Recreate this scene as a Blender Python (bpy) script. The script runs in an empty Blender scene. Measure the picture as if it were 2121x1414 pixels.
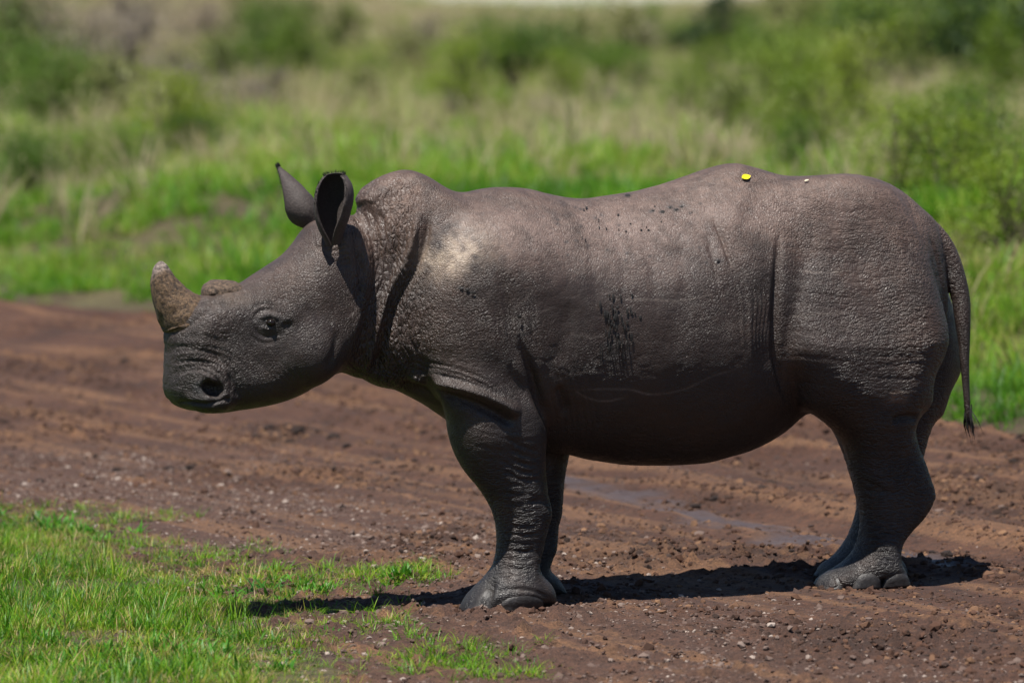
import bpy, math, random
import numpy as np
from mathutils import Vector, Matrix

rng = np.random.default_rng(7)
random.seed(7)
scene = bpy.context.scene
COL = scene.collection

# ------------------------------------------------------------------ camera, sky, sun, exposure
IW, IH = 2121.0, 1414.0
FPX = 11400.0                      # focal length in photograph pixels
CAM_H = 2.1
HORIZON_V = -25.0
PITCH = math.atan((IH / 2 - HORIZON_V) / FPX)
ROLL = math.radians(1.25)           # the camera is held slightly crooked
cam = bpy.data.cameras.new('camera')
cam.sensor_width = 36.0
cam.lens = 36.0 * FPX / IW
cam.clip_start = 0.5
cam.clip_end = 12000
cam.dof.use_dof = True
cam.dof.focus_distance = 18.6
cam.dof.aperture_fstop = 3.2
cam_ob = bpy.data.objects.new('camera', cam)
cam_ob.matrix_world = Matrix.Translation((0, 0, CAM_H)) @ Matrix.Rotation(math.pi / 2 - PITCH, 4, 'X') @ Matrix.Rotation(-ROLL, 4, 'Z')
COL.objects.link(cam_ob)
scene.camera = cam_ob

SUN_EL = math.radians(71)
SUN_DIR = Vector((-0.50, -0.80, 0)).normalized()      # horizontal direction towards the sun (left, slightly camera side)
to_sun = Vector((SUN_DIR.x * math.cos(SUN_EL), SUN_DIR.y * math.cos(SUN_EL), math.sin(SUN_EL)))
world = bpy.data.worlds.new('World')
scene.world = world
world.use_nodes = True
wn = world.node_tree.nodes
wl = world.node_tree.links
sky = wn.new('ShaderNodeTexSky')
sky.sky_type = 'NISHITA'
sky.sun_disc = False
sky.sun_elevation = SUN_EL
sky.sun_rotation = math.atan2(SUN_DIR.x, SUN_DIR.y)
sky.dust_density = 0.3
sky.altitude = 1700.0
sky.ozone_density = 2.5
wl.new(sky.outputs[0], wn['Background'].inputs[0])
wn['Background'].inputs[1].default_value = 0.052
sun = bpy.data.lights.new('sun', 'SUN')
sun.energy = 4.6
sun.angle = math.radians(0.55)
sun.color = (1.0, 0.955, 0.89)
sun_ob = bpy.data.objects.new('sun', sun)
sun_ob.rotation_euler = to_sun.to_track_quat('Z', 'Y').to_euler()
sun_ob.location = (-4, 6, 9)
COL.objects.link(sun_ob)
scene.view_settings.view_transform = 'Standard'
scene.view_settings.look = 'None'
scene.view_settings.exposure = 0.80
scene.view_settings.gamma = 1.0
scene.view_settings.use_curve_mapping = False
scene.cycles.use_denoising = True
scene.cycles.max_bounces = 6

# ------------------------------------------------------------------ projection helpers
CP, SP = math.cos(PITCH), math.sin(PITCH)
CR, SR = math.cos(ROLL), math.sin(ROLL)

def rays(uv):
    uv = np.asarray(uv, float).reshape(-1, 2)
    a0 = (uv[:, 0] - IW / 2) / FPX
    b0 = -(uv[:, 1] - IH / 2) / FPX
    a = CR * a0 + SR * b0
    b = -SR * a0 + CR * b0
    return np.stack([a, CP + b * SP, -SP + b * CP], 1)

def px_ground(uv, z=0.0):
    d = rays(uv)
    t = (z - CAM_H) / d[:, 2]
    return np.stack([d[:, 0] * t, d[:, 1] * t], 1)

def project(P):
    P = np.asarray(P, float)
    x, y, z = P[:, 0], P[:, 1], P[:, 2] - CAM_H
    w = y * CP - z * SP
    b = (y * SP + z * CP) / w
    a = x / w
    return np.stack([IW / 2 + FPX * (CR * a - SR * b), IH / 2 - FPX * (SR * a + CR * b)], 1)

# ------------------------------------------------------------------ noise
def _hash(ix, iy, iz, seed):
    h = (ix.astype(np.uint32) * np.uint32(374761393) + iy.astype(np.uint32) * np.uint32(668265263)
         + iz.astype(np.uint32) * np.uint32(2147483647) + np.uint32(seed * 974711 + 12345))
    h = (h ^ (h >> np.uint32(13))) * np.uint32(1274126177)
    h = (h ^ (h >> np.uint32(15))) * np.uint32(2246822519)
    h = h ^ (h >> np.uint32(16))
    return h.astype(np.float32) / np.float32(4294967295.0)

def vnoise(x, y, z, seed=0):
    x, y, z = (np.asarray(v, np.float32) for v in (x, y, z))
    x, y, z = np.broadcast_arrays(x, y, z)
    xi, yi, zi = np.floor(x), np.floor(y), np.floor(z)
    fx, fy, fz = x - xi, y - yi, z - zi
    xi, yi, zi = (v.astype(np.int32) for v in (xi, yi, zi))
    ux, uy, uz = (f * f * f * (f * (f * 6 - 15) + 10) for f in (fx, fy, fz))
    def L(a, b, t): return a + (b - a) * t
    h = lambda a, b, c: _hash(xi + a, yi + b, zi + c, seed)
    r = L(L(L(h(0, 0, 0), h(1, 0, 0), ux), L(h(0, 1, 0), h(1, 1, 0), ux), uy),
          L(L(h(0, 0, 1), h(1, 0, 1), ux), L(h(0, 1, 1), h(1, 1, 1), ux), uy), uz)
    return r * 2 - 1

def fbm(x, y, z, octaves=4, seed=0, gain=0.5):
    s = 0; a = 1.0; f = 1.0; tot = 0
    for o in range(octaves):
        s = s + a * vnoise(np.asarray(x) * f + 17.3 * o, np.asarray(y) * f - 9.1 * o, np.asarray(z) * f + 4.7 * o, seed + o)
        tot += a; a *= gain; f *= 2.03
    return s / tot

def sstep(x, a, b):
    t = np.clip((x - a) / (b - a), 0, 1)
    return t * t * (3 - 2 * t)

# ------------------------------------------------------------------ curves and 2-D distance
def catmull(pts, n=6, closed=True):
    P = np.asarray(pts, float)
    m = len(P)
    out = []
    rngi = range(m if closed else m - 1)
    for i in rngi:
        if closed:
            p0, p1, p2, p3 = P[(i - 1) % m], P[i], P[(i + 1) % m], P[(i + 2) % m]
        else:
            p0, p1, p2, p3 = P[max(i - 1, 0)], P[i], P[i + 1], P[min(i + 2, m - 1)]
        for k in range(n):
            t = k / n
            out.append(0.5 * ((2 * p1) + (-p0 + p2) * t + (2 * p0 - 5 * p1 + 4 * p2 - p3) * t * t
                              + (-p0 + 3 * p1 - 3 * p2 + p3) * t ** 3))
    if not closed:
        out.append(P[-1])
    return np.array(out)

def seg_dist(X, Y, poly, closed):
    """distance to a polyline and the parameter 0..1 along it"""
    best = np.full(X.shape, 1e9, np.float32)
    par = np.zeros(X.shape, np.float32)
    n = len(poly)
    m = n if closed else n - 1
    for i in range(m):
        a = poly[i]; b = poly[(i + 1) % n]
        dx, dy = b - a
        l2 = dx * dx + dy * dy + 1e-12
        t = np.clip(((X - a[0]) * dx + (Y - a[1]) * dy) / l2, 0, 1)
        d = (X - a[0] - t * dx) ** 2 + (Y - a[1] - t * dy) ** 2
        k = d < best
        best = np.where(k, d, best)
        par = np.where(k, (i + t) / m, par)
    return np.sqrt(best), par

def poly_inside(X, Y, poly):
    ins = np.zeros(X.shape, bool)
    n = len(poly)
    for i in range(n):
        x0, y0 = poly[i]; x1, y1 = poly[(i + 1) % n]
        if y0 == y1: continue
        c = (y0 > Y) != (y1 > Y)
        ins ^= c & (X < (x1 - x0) * (Y - y0) / (y1 - y0) + x0)
    return ins

def blur2(a, r):
    for ax in (0, 1):
        for _ in range(3):
            p = np.pad(a, [(r + 1, r) if k == ax else (0, 0) for k in (0, 1)], mode='edge')
            c = np.cumsum(p, axis=ax, dtype=np.float64)
            n = a.shape[ax]; w = 2 * r + 1
            if ax == 0: a = ((c[w:w + n] - c[:n]) / w)
            else: a = ((c[:, w:w + n] - c[:, :n]) / w)
    return a.astype(np.float32)

# ------------------------------------------------------------------ object helpers
def tag(o, label=None, cat=None, group=None, kind=None):
    if label: o['label'] = label
    if cat: o['category'] = cat
    if group: o['group'] = group
    if kind: o['kind'] = kind
    return o

def empty(name, loc, rz=0.0):
    o = bpy.data.objects.new(name, None)
    o.location = loc; o.rotation_euler = (0, 0, rz); o.empty_display_size = 0.2
    COL.objects.link(o)
    return o

def make_mesh(name, verts, faces, mat=None, smooth=True):
    """faces: list of tuples or an (n,k) array"""
    me = bpy.data.meshes.new(name)
    verts = np.asarray(verts, np.float32)
    if isinstance(faces, np.ndarray):
        k = faces.shape[1]
        me.vertices.add(len(verts)); me.vertices.foreach_set('co', verts.ravel())
        me.loops.add(faces.size); me.loops.foreach_set('vertex_index', faces.astype(np.int32).ravel())
        me.polygons.add(len(faces))
        me.polygons.foreach_set('loop_start', np.arange(0, faces.size, k, dtype=np.int32))
        me.update(calc_edges=True)
    else:
        me.from_pydata([tuple(map(float, v)) for v in verts], [], faces)
    me.polygons.foreach_set('use_smooth', np.full(len(me.polygons), smooth))
    if mat: me.materials.append(mat)
    me.update()
    return me

def link(name, me, parent=None):
    o = bpy.data.objects.new(name, me)
    COL.objects.link(o)
    if parent: o.parent = parent
    return o

def attr_f(me, name, vals):
    a = me.attributes.new(name, 'FLOAT', 'POINT'); a.data.foreach_set('value', np.asarray(vals, np.float32).ravel())

def attr_c(me, name, rgb):
    rgb = np.asarray(rgb, np.float32)
    c = np.ones((len(rgb), 4), np.float32); c[:, :3] = rgb
    a = me.attributes.new(name, 'FLOAT_COLOR', 'POINT'); a.data.foreach_set('color', c.ravel())

# ------------------------------------------------------------------ materials
def new_mat(name):
    m = bpy.data.materials.new(name); m.use_nodes = True
    nt = m.node_tree
    b = nt.nodes['Principled BSDF']
    return m, nt, b

def N(nt, typ, **kw):
    n = nt.nodes.new(typ)
    for k, v in kw.items():
        if k.startswith('i_'):
            key = k[2:]
            key = int(key) if key.isdigit() else key.replace('_', ' ')
            n.inputs[key].default_value = v
        else: setattr(n, k, v)
    return n

def math_n(nt, op, a, b=None):
    n = nt.nodes.new('ShaderNodeMath'); n.operation = op
    for i, v in enumerate((a, b)):
        if v is None: continue
        if isinstance(v, (int, float)): n.inputs[i].default_value = v
        else: nt.links.new(v, n.inputs[i])
    return n.outputs[0]

def mix_c(nt, fac, a, b, mode='MIX'):
    n = nt.nodes.new('ShaderNodeMix'); n.data_type = 'RGBA'; n.blend_type = mode
    for i, v in ((0, fac), (6, a), (7, b)):
        if isinstance(v, (int, float)): n.inputs[i].default_value = v
        elif isinstance(v, tuple): n.inputs[i].default_value = (*v, 1)
        else: nt.links.new(v, n.inputs[i])
    return n.outputs[2]

def scaled(nt, coord, s):
    n = nt.nodes.new('ShaderNodeVectorMath'); n.operation = 'MULTIPLY'
    nt.links.new(coord, n.inputs[0]); n.inputs[1].default_value = s
    return n.outputs[0]

def noise_n(nt, coord, scale, detail=4, rough=0.55):
    n = N(nt, 'ShaderNodeTexNoise', i_Scale=scale, i_Detail=detail, i_Roughness=rough)
    nt.links.new(coord, n.inputs['Vector'])
    return n.outputs['Fac']

def ramp(nt, fac, stops):
    n = nt.nodes.new('ShaderNodeValToRGB')
    while len(n.color_ramp.elements) < len(stops): n.color_ramp.elements.new(0.5)
    for e, (p, c) in zip(n.color_ramp.elements, stops):
        e.position = p; e.color = (*c, 1) if len(c) == 3 else c
    nt.links.new(fac, n.inputs[0])
    return n.outputs[0]

def skin_material():
    m, nt, b = new_mat('rhino_skin')
    co = nt.nodes.new('ShaderNodeTexCoord').outputs['Object']
    # slightly warped coordinates so that no crease runs straight
    wn_ = N(nt, 'ShaderNodeTexNoise', i_Scale=7.0, i_Detail=2.0); nt.links.new(co, wn_.inputs['Vector'])
    off = nt.nodes.new('ShaderNodeVectorMath'); off.operation = 'SCALE'; off.inputs['Scale'].default_value = 0.055
    nt.links.new(wn_.outputs['Color'], off.inputs[0])
    wc = nt.nodes.new('ShaderNodeVectorMath'); wc.operation = 'ADD'
    nt.links.new(co, wc.inputs[0]); nt.links.new(off.outputs[0], wc.inputs[1])
    wco = wc.outputs[0]
    wr = N(nt, 'ShaderNodeAttribute', attribute_name='wr')
    sep = nt.nodes.new('ShaderNodeSeparateColor'); nt.links.new(wr.outputs['Color'], sep.inputs[0])
    def vor(s, wd=.30):
        v = N(nt, 'ShaderNodeTexVoronoi', feature='DISTANCE_TO_EDGE', i_Scale=1.0, i_Randomness=0.95)
        nt.links.new(scaled(nt, wco, s), v.inputs['Vector'])
        r = N(nt, 'ShaderNodeMapRange', i_1=0.0, i_2=wd, i_3=0.0, i_4=1.0)
        nt.links.new(v.outputs['Distance'], r.inputs[0])
        return r.outputs[0]
    iso = vor((66, 66, 66), .16); hor = vor((30, 34, 84), .24); ver = vor((80, 55, 34)); fine = vor((135, 135, 135), .2)
    h = math_n(nt, 'MULTIPLY', iso, sep.outputs[0])
    h = math_n(nt, 'ADD', h, math_n(nt, 'MULTIPLY', hor, sep.outputs[1]))
    h = math_n(nt, 'ADD', h, math_n(nt, 'MULTIPLY', ver, sep.outputs[2]))
    h = math_n(nt, 'ADD', h, math_n(nt, 'MULTIPLY', fine, 0.34))
    h = math_n(nt, 'ADD', h, math_n(nt, 'MULTIPLY', noise_n(nt, co, 240, 3), 0.45))
    # smooth, worn areas and coarse, cracked ones
    area = N(nt, 'ShaderNodeMapRange', i_1=.36, i_2=.64, i_3=.40, i_4=1.15); nt.links.new(noise_n(nt, co, 4.5, 4, .6), area.inputs[0])
    hb = math_n(nt, 'MULTIPLY', h, area.outputs[0])
    bump = N(nt, 'ShaderNodeBump', i_Strength=1.0, i_Distance=0.0036)
    nt.links.new(hb, bump.inputs['Height']); nt.links.new(bump.outputs[0], b.inputs['Normal'])
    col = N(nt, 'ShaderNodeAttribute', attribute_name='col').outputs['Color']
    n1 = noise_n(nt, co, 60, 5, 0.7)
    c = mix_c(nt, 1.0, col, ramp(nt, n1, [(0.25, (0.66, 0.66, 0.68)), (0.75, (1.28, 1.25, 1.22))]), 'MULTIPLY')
    # darker in the cracks, paler between them
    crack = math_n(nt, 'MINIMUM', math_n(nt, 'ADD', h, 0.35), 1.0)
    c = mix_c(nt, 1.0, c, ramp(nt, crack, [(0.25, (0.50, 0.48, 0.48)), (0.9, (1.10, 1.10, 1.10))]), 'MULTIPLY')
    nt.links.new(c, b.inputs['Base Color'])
    rg = N(nt, 'ShaderNodeMapRange', i_1=0.3, i_2=0.7, i_3=0.43, i_4=0.62)
    nt.links.new(noise_n(nt, co, 25, 4), rg.inputs[0]); nt.links.new(rg.outputs[0], b.inputs['Roughness'])
    b.inputs['Specular IOR Level'].default_value = 0.62
    return m

def horn_material():
    m, nt, b = new_mat('horn')
    co = nt.nodes.new('ShaderNodeTexCoord').outputs['Object']
    col = N(nt, 'ShaderNodeAttribute', attribute_name='col').outputs['Color']
    f = noise_n(nt, scaled(nt, co, (260, 260, 60)), 1.0, 5, 0.7)
    g = noise_n(nt, co, 90, 4, 0.6)
    c = mix_c(nt, 1.0, col, ramp(nt, g, [(0.34, (0.22, 0.19, 0.18)), (0.66, (1.5, 1.45, 1.4))]), 'MULTIPLY')
    c = mix_c(nt, 1.0, c, ramp(nt, f, [(0.3, (0.6, 0.6, 0.6)), (0.7, (1.25, 1.25, 1.25))]), 'MULTIPLY')
    nt.links.new(c, b.inputs['Base Color'])
    bump = N(nt, 'ShaderNodeBump', i_Strength=1.0, i_Distance=0.006)
    nt.links.new(math_n(nt, 'ADD', f, math_n(nt, 'MULTIPLY', g, 0.8)), bump.inputs['Height']); nt.links.new(bump.outputs[0], b.inputs['Normal'])
    b.inputs['Roughness'].default_value = 0.65
    return m

def plain_mat(name, rgb, rough=0.6, bump=0.0, scale=60, var=0.3, spec=0.5):
    m, nt, b = new_mat(name)
    co = nt.nodes.new('ShaderNodeTexCoord').outputs['Object']
    n = noise_n(nt, co, scale, 5, 0.65)
    lo = tuple(1 - var for _ in rgb); hi = tuple(1 + var for _ in rgb)
    c = mix_c(nt, 1.0, rgb, ramp(nt, n, [(0.3, lo), (0.7, hi)]), 'MULTIPLY')
    nt.links.new(c, b.inputs['Base Color'])
    b.inputs['Roughness'].default_value = rough
    b.inputs['Specular IOR Level'].default_value = spec
    if bump:
        bp = N(nt, 'ShaderNodeBump', i_Strength=1.0, i_Distance=bump)
        nt.links.new(n, bp.inputs['Height']); nt.links.new(bp.outputs[0], b.inputs['Normal'])
    return m

def leaf_mat(name, stops, trans=0.35, rough=0.5, instancer=True, hv=0.25):
    """foliage: colour from the per-plant 'tint', with a little variation along the blade"""
    m, nt, b = new_mat(name)
    if instancer:
        t = N(nt, 'ShaderNodeAttribute', attribute_name='tint', attribute_type='INSTANCER').outputs['Fac']
    else:
        t = nt.nodes.new('ShaderNodeObjectInfo').outputs['Random']
    v = N(nt, 'ShaderNodeAttribute', attribute_name='bl').outputs['Fac']       # per-blade random
    s = math_n(nt, 'ADD', t, math_n(nt, 'MULTIPLY', math_n(nt, 'SUBTRACT', v, 0.5), hv))
    c = ramp(nt, s, stops)
    nt.links.new(c, b.inputs['Base Color'])
    b.inputs['Roughness'].default_value = rough
    b.inputs['Specular IOR Level'].default_value = 0.3
    tr = nt.nodes.new('ShaderNodeBsdfTranslucent'); nt.links.new(c, tr.inputs[0])
    mx = nt.nodes.new('ShaderNodeMixShader'); mx.inputs[0].default_value = trans
    nt.links.new(b.outputs[0], mx.inputs[1]); nt.links.new(tr.outputs[0], mx.inputs[2])
    nt.links.new(mx.outputs[0], nt.nodes['Material Output'].inputs[0])
    return m

# ================================================================== terrain and road
_far = px_ground([(0, 640), (330, 662), (1930, 892), (2121, 922)])
_near = px_ground([(0, 1110), (300, 1205), (560, 1310), (800, 1450)])
RD = _far[-1] - _far[0]; RD /= np.linalg.norm(RD)          # along the road, towards the right and the camera
RN = np.array([-RD[1], RD[0]])                             # across, away from the camera
if RN[1] < 0: RN = -RN
_ft, _fw = _far @ RD, _far @ RN
_nt, _nw = _near @ RD, _near @ RN
def ext(t, T, W):
    """edge offset with straight run-out on both ends"""
    sl0 = (W[1] - W[0]) / (T[1] - T[0]) * .2; sl1 = (W[-1] - W[-2]) / (T[-1] - T[-2]) * .2
    r = np.interp(t, T, W)
    return r + np.where(t < T[0], (t - T[0]) * sl0 * 0, 0)
def w_far(t): return ext(t, _ft, _fw)
def w_near(t): return ext(t, _nt, _nw)

def edge_noise(x, y): return .16 * fbm(x * .9, y * .9, 0, 2, 61) + .10 * vnoise(x * 4, y * 4, 0, 62)

def road_mask(x, y):
    """1 on the road, 0 off it; metres inside the nearer edge"""
    t = x * RD[0] + y * RD[1]; w = x * RN[0] + y * RN[1]
    e = edge_noise(x, y)
    return np.minimum(w_far(t) - w, w - w_near(t)) + e, w - w_far(t) - e, t, w

def land(x, y):
    """height of the verge and the open ground"""
    ins, beyond, t, w = road_mask(x, y)
    r = np.hypot(x, y)
    bank = .55 * sstep(beyond, .2, 4.5) + .10 * np.exp(-((beyond - .55) / .45) ** 2)
    z = bank + .22 * fbm(x * .30, y * .30, 0, 3, 63) * sstep(beyond, .3, 5) + .04 * fbm(x * 1.3, y * 1.3, 0, 3, 64) * sstep(-ins, -.1, .6)
    z = z + .02 * sstep(-(w - w_near(t)), -.2, .6)
    az = x / np.maximum(y, 1)
    z = z + sstep(r, 60, 210) * (.36 + 1.3 * sstep(-az, -.01, .06) + .5 * sstep(az, .03, .09))
    z = z - .032 * np.maximum(r - 215, 0) - .00004 * np.maximum(np.minimum(r, 900) - 215, 0) ** 2 * .2
    return z, ins

# ---- ground: one sheet to the horizon
def graded(a, b, c0, c1, fine, grow=1.12):
    core = np.arange(c0, c1, fine)
    lo = [c0]; st = fine
    while lo[-1] > a: st *= grow; lo.append(lo[-1] - st)
    hi = [core[-1]]; st = fine
    while hi[-1] < b: st *= grow; hi.append(hi[-1] + st)
    return np.concatenate([lo[:0:-1], core, hi[1:]])
gx = graded(-5000, 5000, -5, 4, .07, 1.14); gy = graded(-900, 7000, 15.5, 46, .085, 1.10)
GX, GY = np.meshgrid(gx, gy, indexing='ij')
GZ, INS = land(GX, GY)
GZ = GZ - .10 * sstep(INS, .02, .35)
GZ = GZ + .004 * fbm(GX * 6, GY * 6, 0, 2, 65) * (np.hypot(GX, GY) < 60)
def grid_faces(n, m):
    i = np.arange(n - 1)[:, None] * m + np.arange(m - 1)[None, :]
    return np.stack([i, i + m, i + m + 1, i + 1], -1).reshape(-1, 4)

def soil_mat():
    m, nt, b = new_mat('verge_soil')
    co = nt.nodes.new('ShaderNodeTexCoord').outputs['Object']
    n1 = noise_n(nt, co, 1.1, 5); n2 = noise_n(nt, co, 14, 6, .7)
    c = ramp(nt, n1, [(.35, (.050, .026, .018)), (.55, (.062, .048, .020)), (.75, (.10, .085, .035))])
    c = mix_c(nt, 1.0, c, ramp(nt, n2, [(.3, (.55, .55, .55)), (.7, (1.4, 1.4, 1.4))]), 'MULTIPLY')
    nt.links.new(c, b.inputs['Base Color']); b.inputs['Roughness'].default_value = .95
    bp_ = N(nt, 'ShaderNodeBump', i_Strength=1.0, i_Distance=.03)
    nt.links.new(n2, bp_.inputs['Height']); nt.links.new(bp_.outputs[0], b.inputs['Normal'])
    return m
ground = link('ground', make_mesh('ground', np.stack([GX, GY, GZ], -1).reshape(-1, 3), grid_faces(len(gx), len(gy)), soil_mat()))
tag(ground, kind='structure')

# ---- road: dirt track with ruts, crumbs and a wet strip
def wet_amount(x, y):
    c = px_ground([(1150, 975), (1290, 1020), (1400, 1050), (1520, 1078), (1640, 1105), (1760, 1130), (1880, 1152), (2010, 1175)])
    d, t = seg_dist(x, y, c, False)
    wdt = .10 + .10 * np.sin(np.pi * np.clip(t, 0, 1)) ** .4
    n = fbm(x * 3, y * 3, 0, 3, 71)
    w_ = 1 - sstep(d + .13 * n, wdt * .35, wdt * 1.1)
    return w_ * (.5 + .5 * sstep(vnoise(x * 13, y * 7, 0, 68), -.45, .0))

CHURN = [(600, 905, 110, 22), (380, 966, 70, 12), (240, 738, 80, 12), (120, 850, 90, 12), (1450, 1035, 80, 12), (2030, 1000, 150, 60), (1800, 1335, 170, 45), (1960, 1150, 90, 16), (1300, 1140, 160, 40), (900, 1110, 120, 25), (850, 960, 120, 14), (1550, 1150, 150, 20)]
_ch = [(px_ground([(u, v)])[0], px_ground([(u + ru, v)])[0], px_ground([(u, v + rv)])[0]) for u, v, ru, rv in CHURN]
def churn(x, y):
    """soil kicked up by hooves and wheels"""
    r = 0
    for c, a, b in _ch:
        sx_ = np.linalg.norm(a - c); sy_ = np.linalg.norm(b - c)
        r = np.maximum(r, np.exp(-((x - c[0]) / sx_) ** 2 - ((y - c[1]) / sy_) ** 2))
    return r * sstep(fbm(x * 2.5, y * 2.5, 0, 2, 79), -.4, .2)

def road_height(x, y):
    ins, beyond, t, w = road_mask(x, y)
    u = (w - w_near(t)) / (w_far(t) - w_near(t))          # 0 near edge .. 1 far edge
    wav = .10 * vnoise(t * .35, 0, 0, 72)
    z = 0.0
    for c, s, a in ((.30, .045, -.028), (.37, .018, .020), (.44, .03, -.018), (.50, .018, .024), (.56, .04, -.040), (.625, .02, .032), (.68, .025, -.018), (.74, .045, -.045), (.81, .022, .034), (.88, .03, .026), (.94, .03, .035)):
        z = z + a * np.exp(-((u + wav * .3 - c) / s) ** 2) * sstep(u, .25, .6) ** .5
    st = fbm(t * .45 + .4 * fbm(t * .7, w * 2, 0, 2, 70), w * 11, 0, 3, 73)                    # streaks dragged along the track
    z = z + .020 * st * sstep(u, .15, .5) * (.35 + sstep(fbm(x * .7, y * .7, 0, 2, 69), -.3, .5))
    patch = sstep(fbm(x * .8, y * .8, 0, 3, 74), -.15, .45)
    crumb = np.maximum(fbm(x * 16, y * 16, 0, 3, 75), 0) ** 1.4
    crumb2 = np.maximum(vnoise(x * 38, y * 38, 0, 76), 0) ** 2
    z = z + (.065 * crumb + .016 * crumb2) * (.18 + .82 * patch)
    ch = churn(x, y)
    z = z + ch * (.045 * np.abs(fbm(x * 11, y * 11, 0, 3, 78)) + .012 * crumb2)
    wet = wet_amount(x, y)
    z = z * (1 - .8 * wet) - .012 * wet + .010 * np.maximum(vnoise(x * 24, y * 18, 0, 77), 0) * wet
    # flat, trodden spot under the animal
    c = px_ground([(1420, 1225)])[0]
    q = np.hypot((x - c[0]) / 1.3, (y - c[1]) / .65)
    z = z * (.40 + .60 * sstep(q, .55, 1.1))
    berm = .05 * np.exp(-((ins - .22) / .22) ** 2) * (beyond > -1)
    edge = -.16 * (1 - sstep(ins, -.30, .10))
    return z + berm + edge, wet, u, st, patch

t_core = np.concatenate([np.arange(-75, -45, .25), np.arange(-45, -34, .07), np.arange(-34, -24, .03), np.arange(-24, -9.0, .0175), np.arange(-9.0, 6, .12), np.arange(6, 40, .5)])
NWR = 330
uu = np.linspace(0, 1, NWR)
TT = t_core[:, None] + 0 * uu[None, :]
W0 = w_near(t_core) - .7; W1 = w_far(t_core) + .55
WW = W0[:, None] + (W1 - W0)[:, None] * uu[None, :]
RX = TT * RD[0] + WW * RN[0]; RY = TT * RD[1] + WW * RN[1]
RZ, WET, RU, RST, RPT = road_height(RX, RY)
RFX = grid_faces(len(t_core), NWR)
road_me = make_mesh('road', np.stack([RX, RY, RZ], -1).reshape(-1, 3), RFX[:, ::-1] if np.cross(RD, RN) < 0 else RFX)
attr_f(road_me, 'churn', churn(RX, RY)); attr_f(road_me, 'wet', WET); attr_f(road_me, 'streak', RST); attr_f(road_me, 'across', np.clip(RU, 0, 1)); attr_f(road_me, 'patch', RPT)

def road_mat():
    m, nt, b = new_mat('dirt_road')
    co = nt.nodes.new('ShaderNodeTexCoord').outputs['Object']
    at = lambda n: N(nt, 'ShaderNodeAttribute', attribute_name=n).outputs['Fac']
    n1 = noise_n(nt, co, 1.3, 5); n2 = noise_n(nt, co, 26, 6, .7); n3 = noise_n(nt, co, 150, 3, .6)
    c = ramp(nt, n1, [(.3, (.042, .0175, .0096)), (.5, (.064, .0265, .0142)), (.72, (.094, .043, .0230))])
    c = mix_c(nt, ramp(nt, at('across'), [(.2, (.75,) * 3), (.5, (0,) * 3)]), c, (.074, .038, .0255))      # greyer crushed stone on the near shoulder
    c = mix_c(nt, ramp(nt, at('streak'), [(.0, (0,) * 3), (.42, (.6,) * 3)]), c, (.185, .095, .045))      # dry pale streaks
    c = mix_c(nt, 1.0, c, ramp(nt, n2, [(.28, (.42, .40, .39)), (.5, (1, 1, 1)), (.72, (1.55, 1.5, 1.45))]), 'MULTIPLY')
    c = mix_c(nt, 1.0, c, ramp(nt, n3, [(.3, (.52, .50, .50)), (.7, (1.5, 1.48, 1.46))]), 'MULTIPLY')
    c = mix_c(nt, math_n(nt, 'MULTIPLY', at('churn'), .55), c, (.022, .011, .008))      # moist subsoil turned up
    wet = at('wet')
    c = mix_c(nt, math_n(nt, 'MULTIPLY', wet, .8), c, (.070, .048, .045))
    nt.links.new(c, b.inputs['Base Color'])
    r = N(nt, 'ShaderNodeMapRange', i_1=0., i_2=1., i_3=.93, i_4=.48); nt.links.new(wet, r.inputs[0]); nt.links.new(r.outputs[0], b.inputs['Roughness'])
    h = math_n(nt, 'ADD', math_n(nt, 'MULTIPLY', n2, 1.0), math_n(nt, 'MULTIPLY', n3, .35))
    bmp = N(nt, 'ShaderNodeBump', i_Strength=1.0, i_Distance=.026)
    nt.links.new(h, bmp.inputs['Height']); nt.links.new(bmp.outputs[0], b.inputs['Normal'])
    return m
road_me.materials.append(road_mat())
road = link('road', road_me); tag(road, kind='structure')

def surf_z(x, y):
    """top of whatever lies at x, y"""
    x = np.asarray(x, float); y = np.asarray(y, float)
    zl, ins = land(x, y)
    zl = zl - .10 * sstep(ins, .02, .35)
    zr = road_height(x, y)[0]
    return np.maximum(zl, np.where(ins > -.25, zr, -9))
# ================================================================== vegetation
def hidden_collection(name):
    return bpy.data.collections.new(name)       # not linked to the scene: only instanced by the grass

def strip(vs, fs, bl, p, d, L, w, bend, seg, r):
    """one blade: a tapered, bent strip"""
    side = np.cross(d, [0, 0, 1.0]); nn = np.linalg.norm(side)
    side = side / nn if nn > 1e-4 else np.array([1., 0, 0])
    b0 = len(vs)
    out = np.array([d[0], d[1], 0]); no = np.linalg.norm(out); out = out / no if no > 1e-4 else out
    for i in range(seg):
        t = i / seg
        q = p + d * (L * t) + out * (bend * L * t * t) - np.array([0, 0, .45 * bend * L * t * t])
        ww = w * (1 - .75 * t ** 1.5)
        vs += [q - side * ww, q + side * ww]; bl += [r, r]
    t = 1
    vs.append(p + d * L + out * (bend * L) - np.array([0, 0, .45 * bend * L])); bl.append(r)
    for i in range(seg - 1): fs.append((b0 + 2 * i, b0 + 2 * i + 1, b0 + 2 * i + 3, b0 + 2 * i + 2))
    fs.append((b0 + 2 * seg - 2, b0 + 2 * seg - 1, b0 + 2 * seg))

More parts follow.
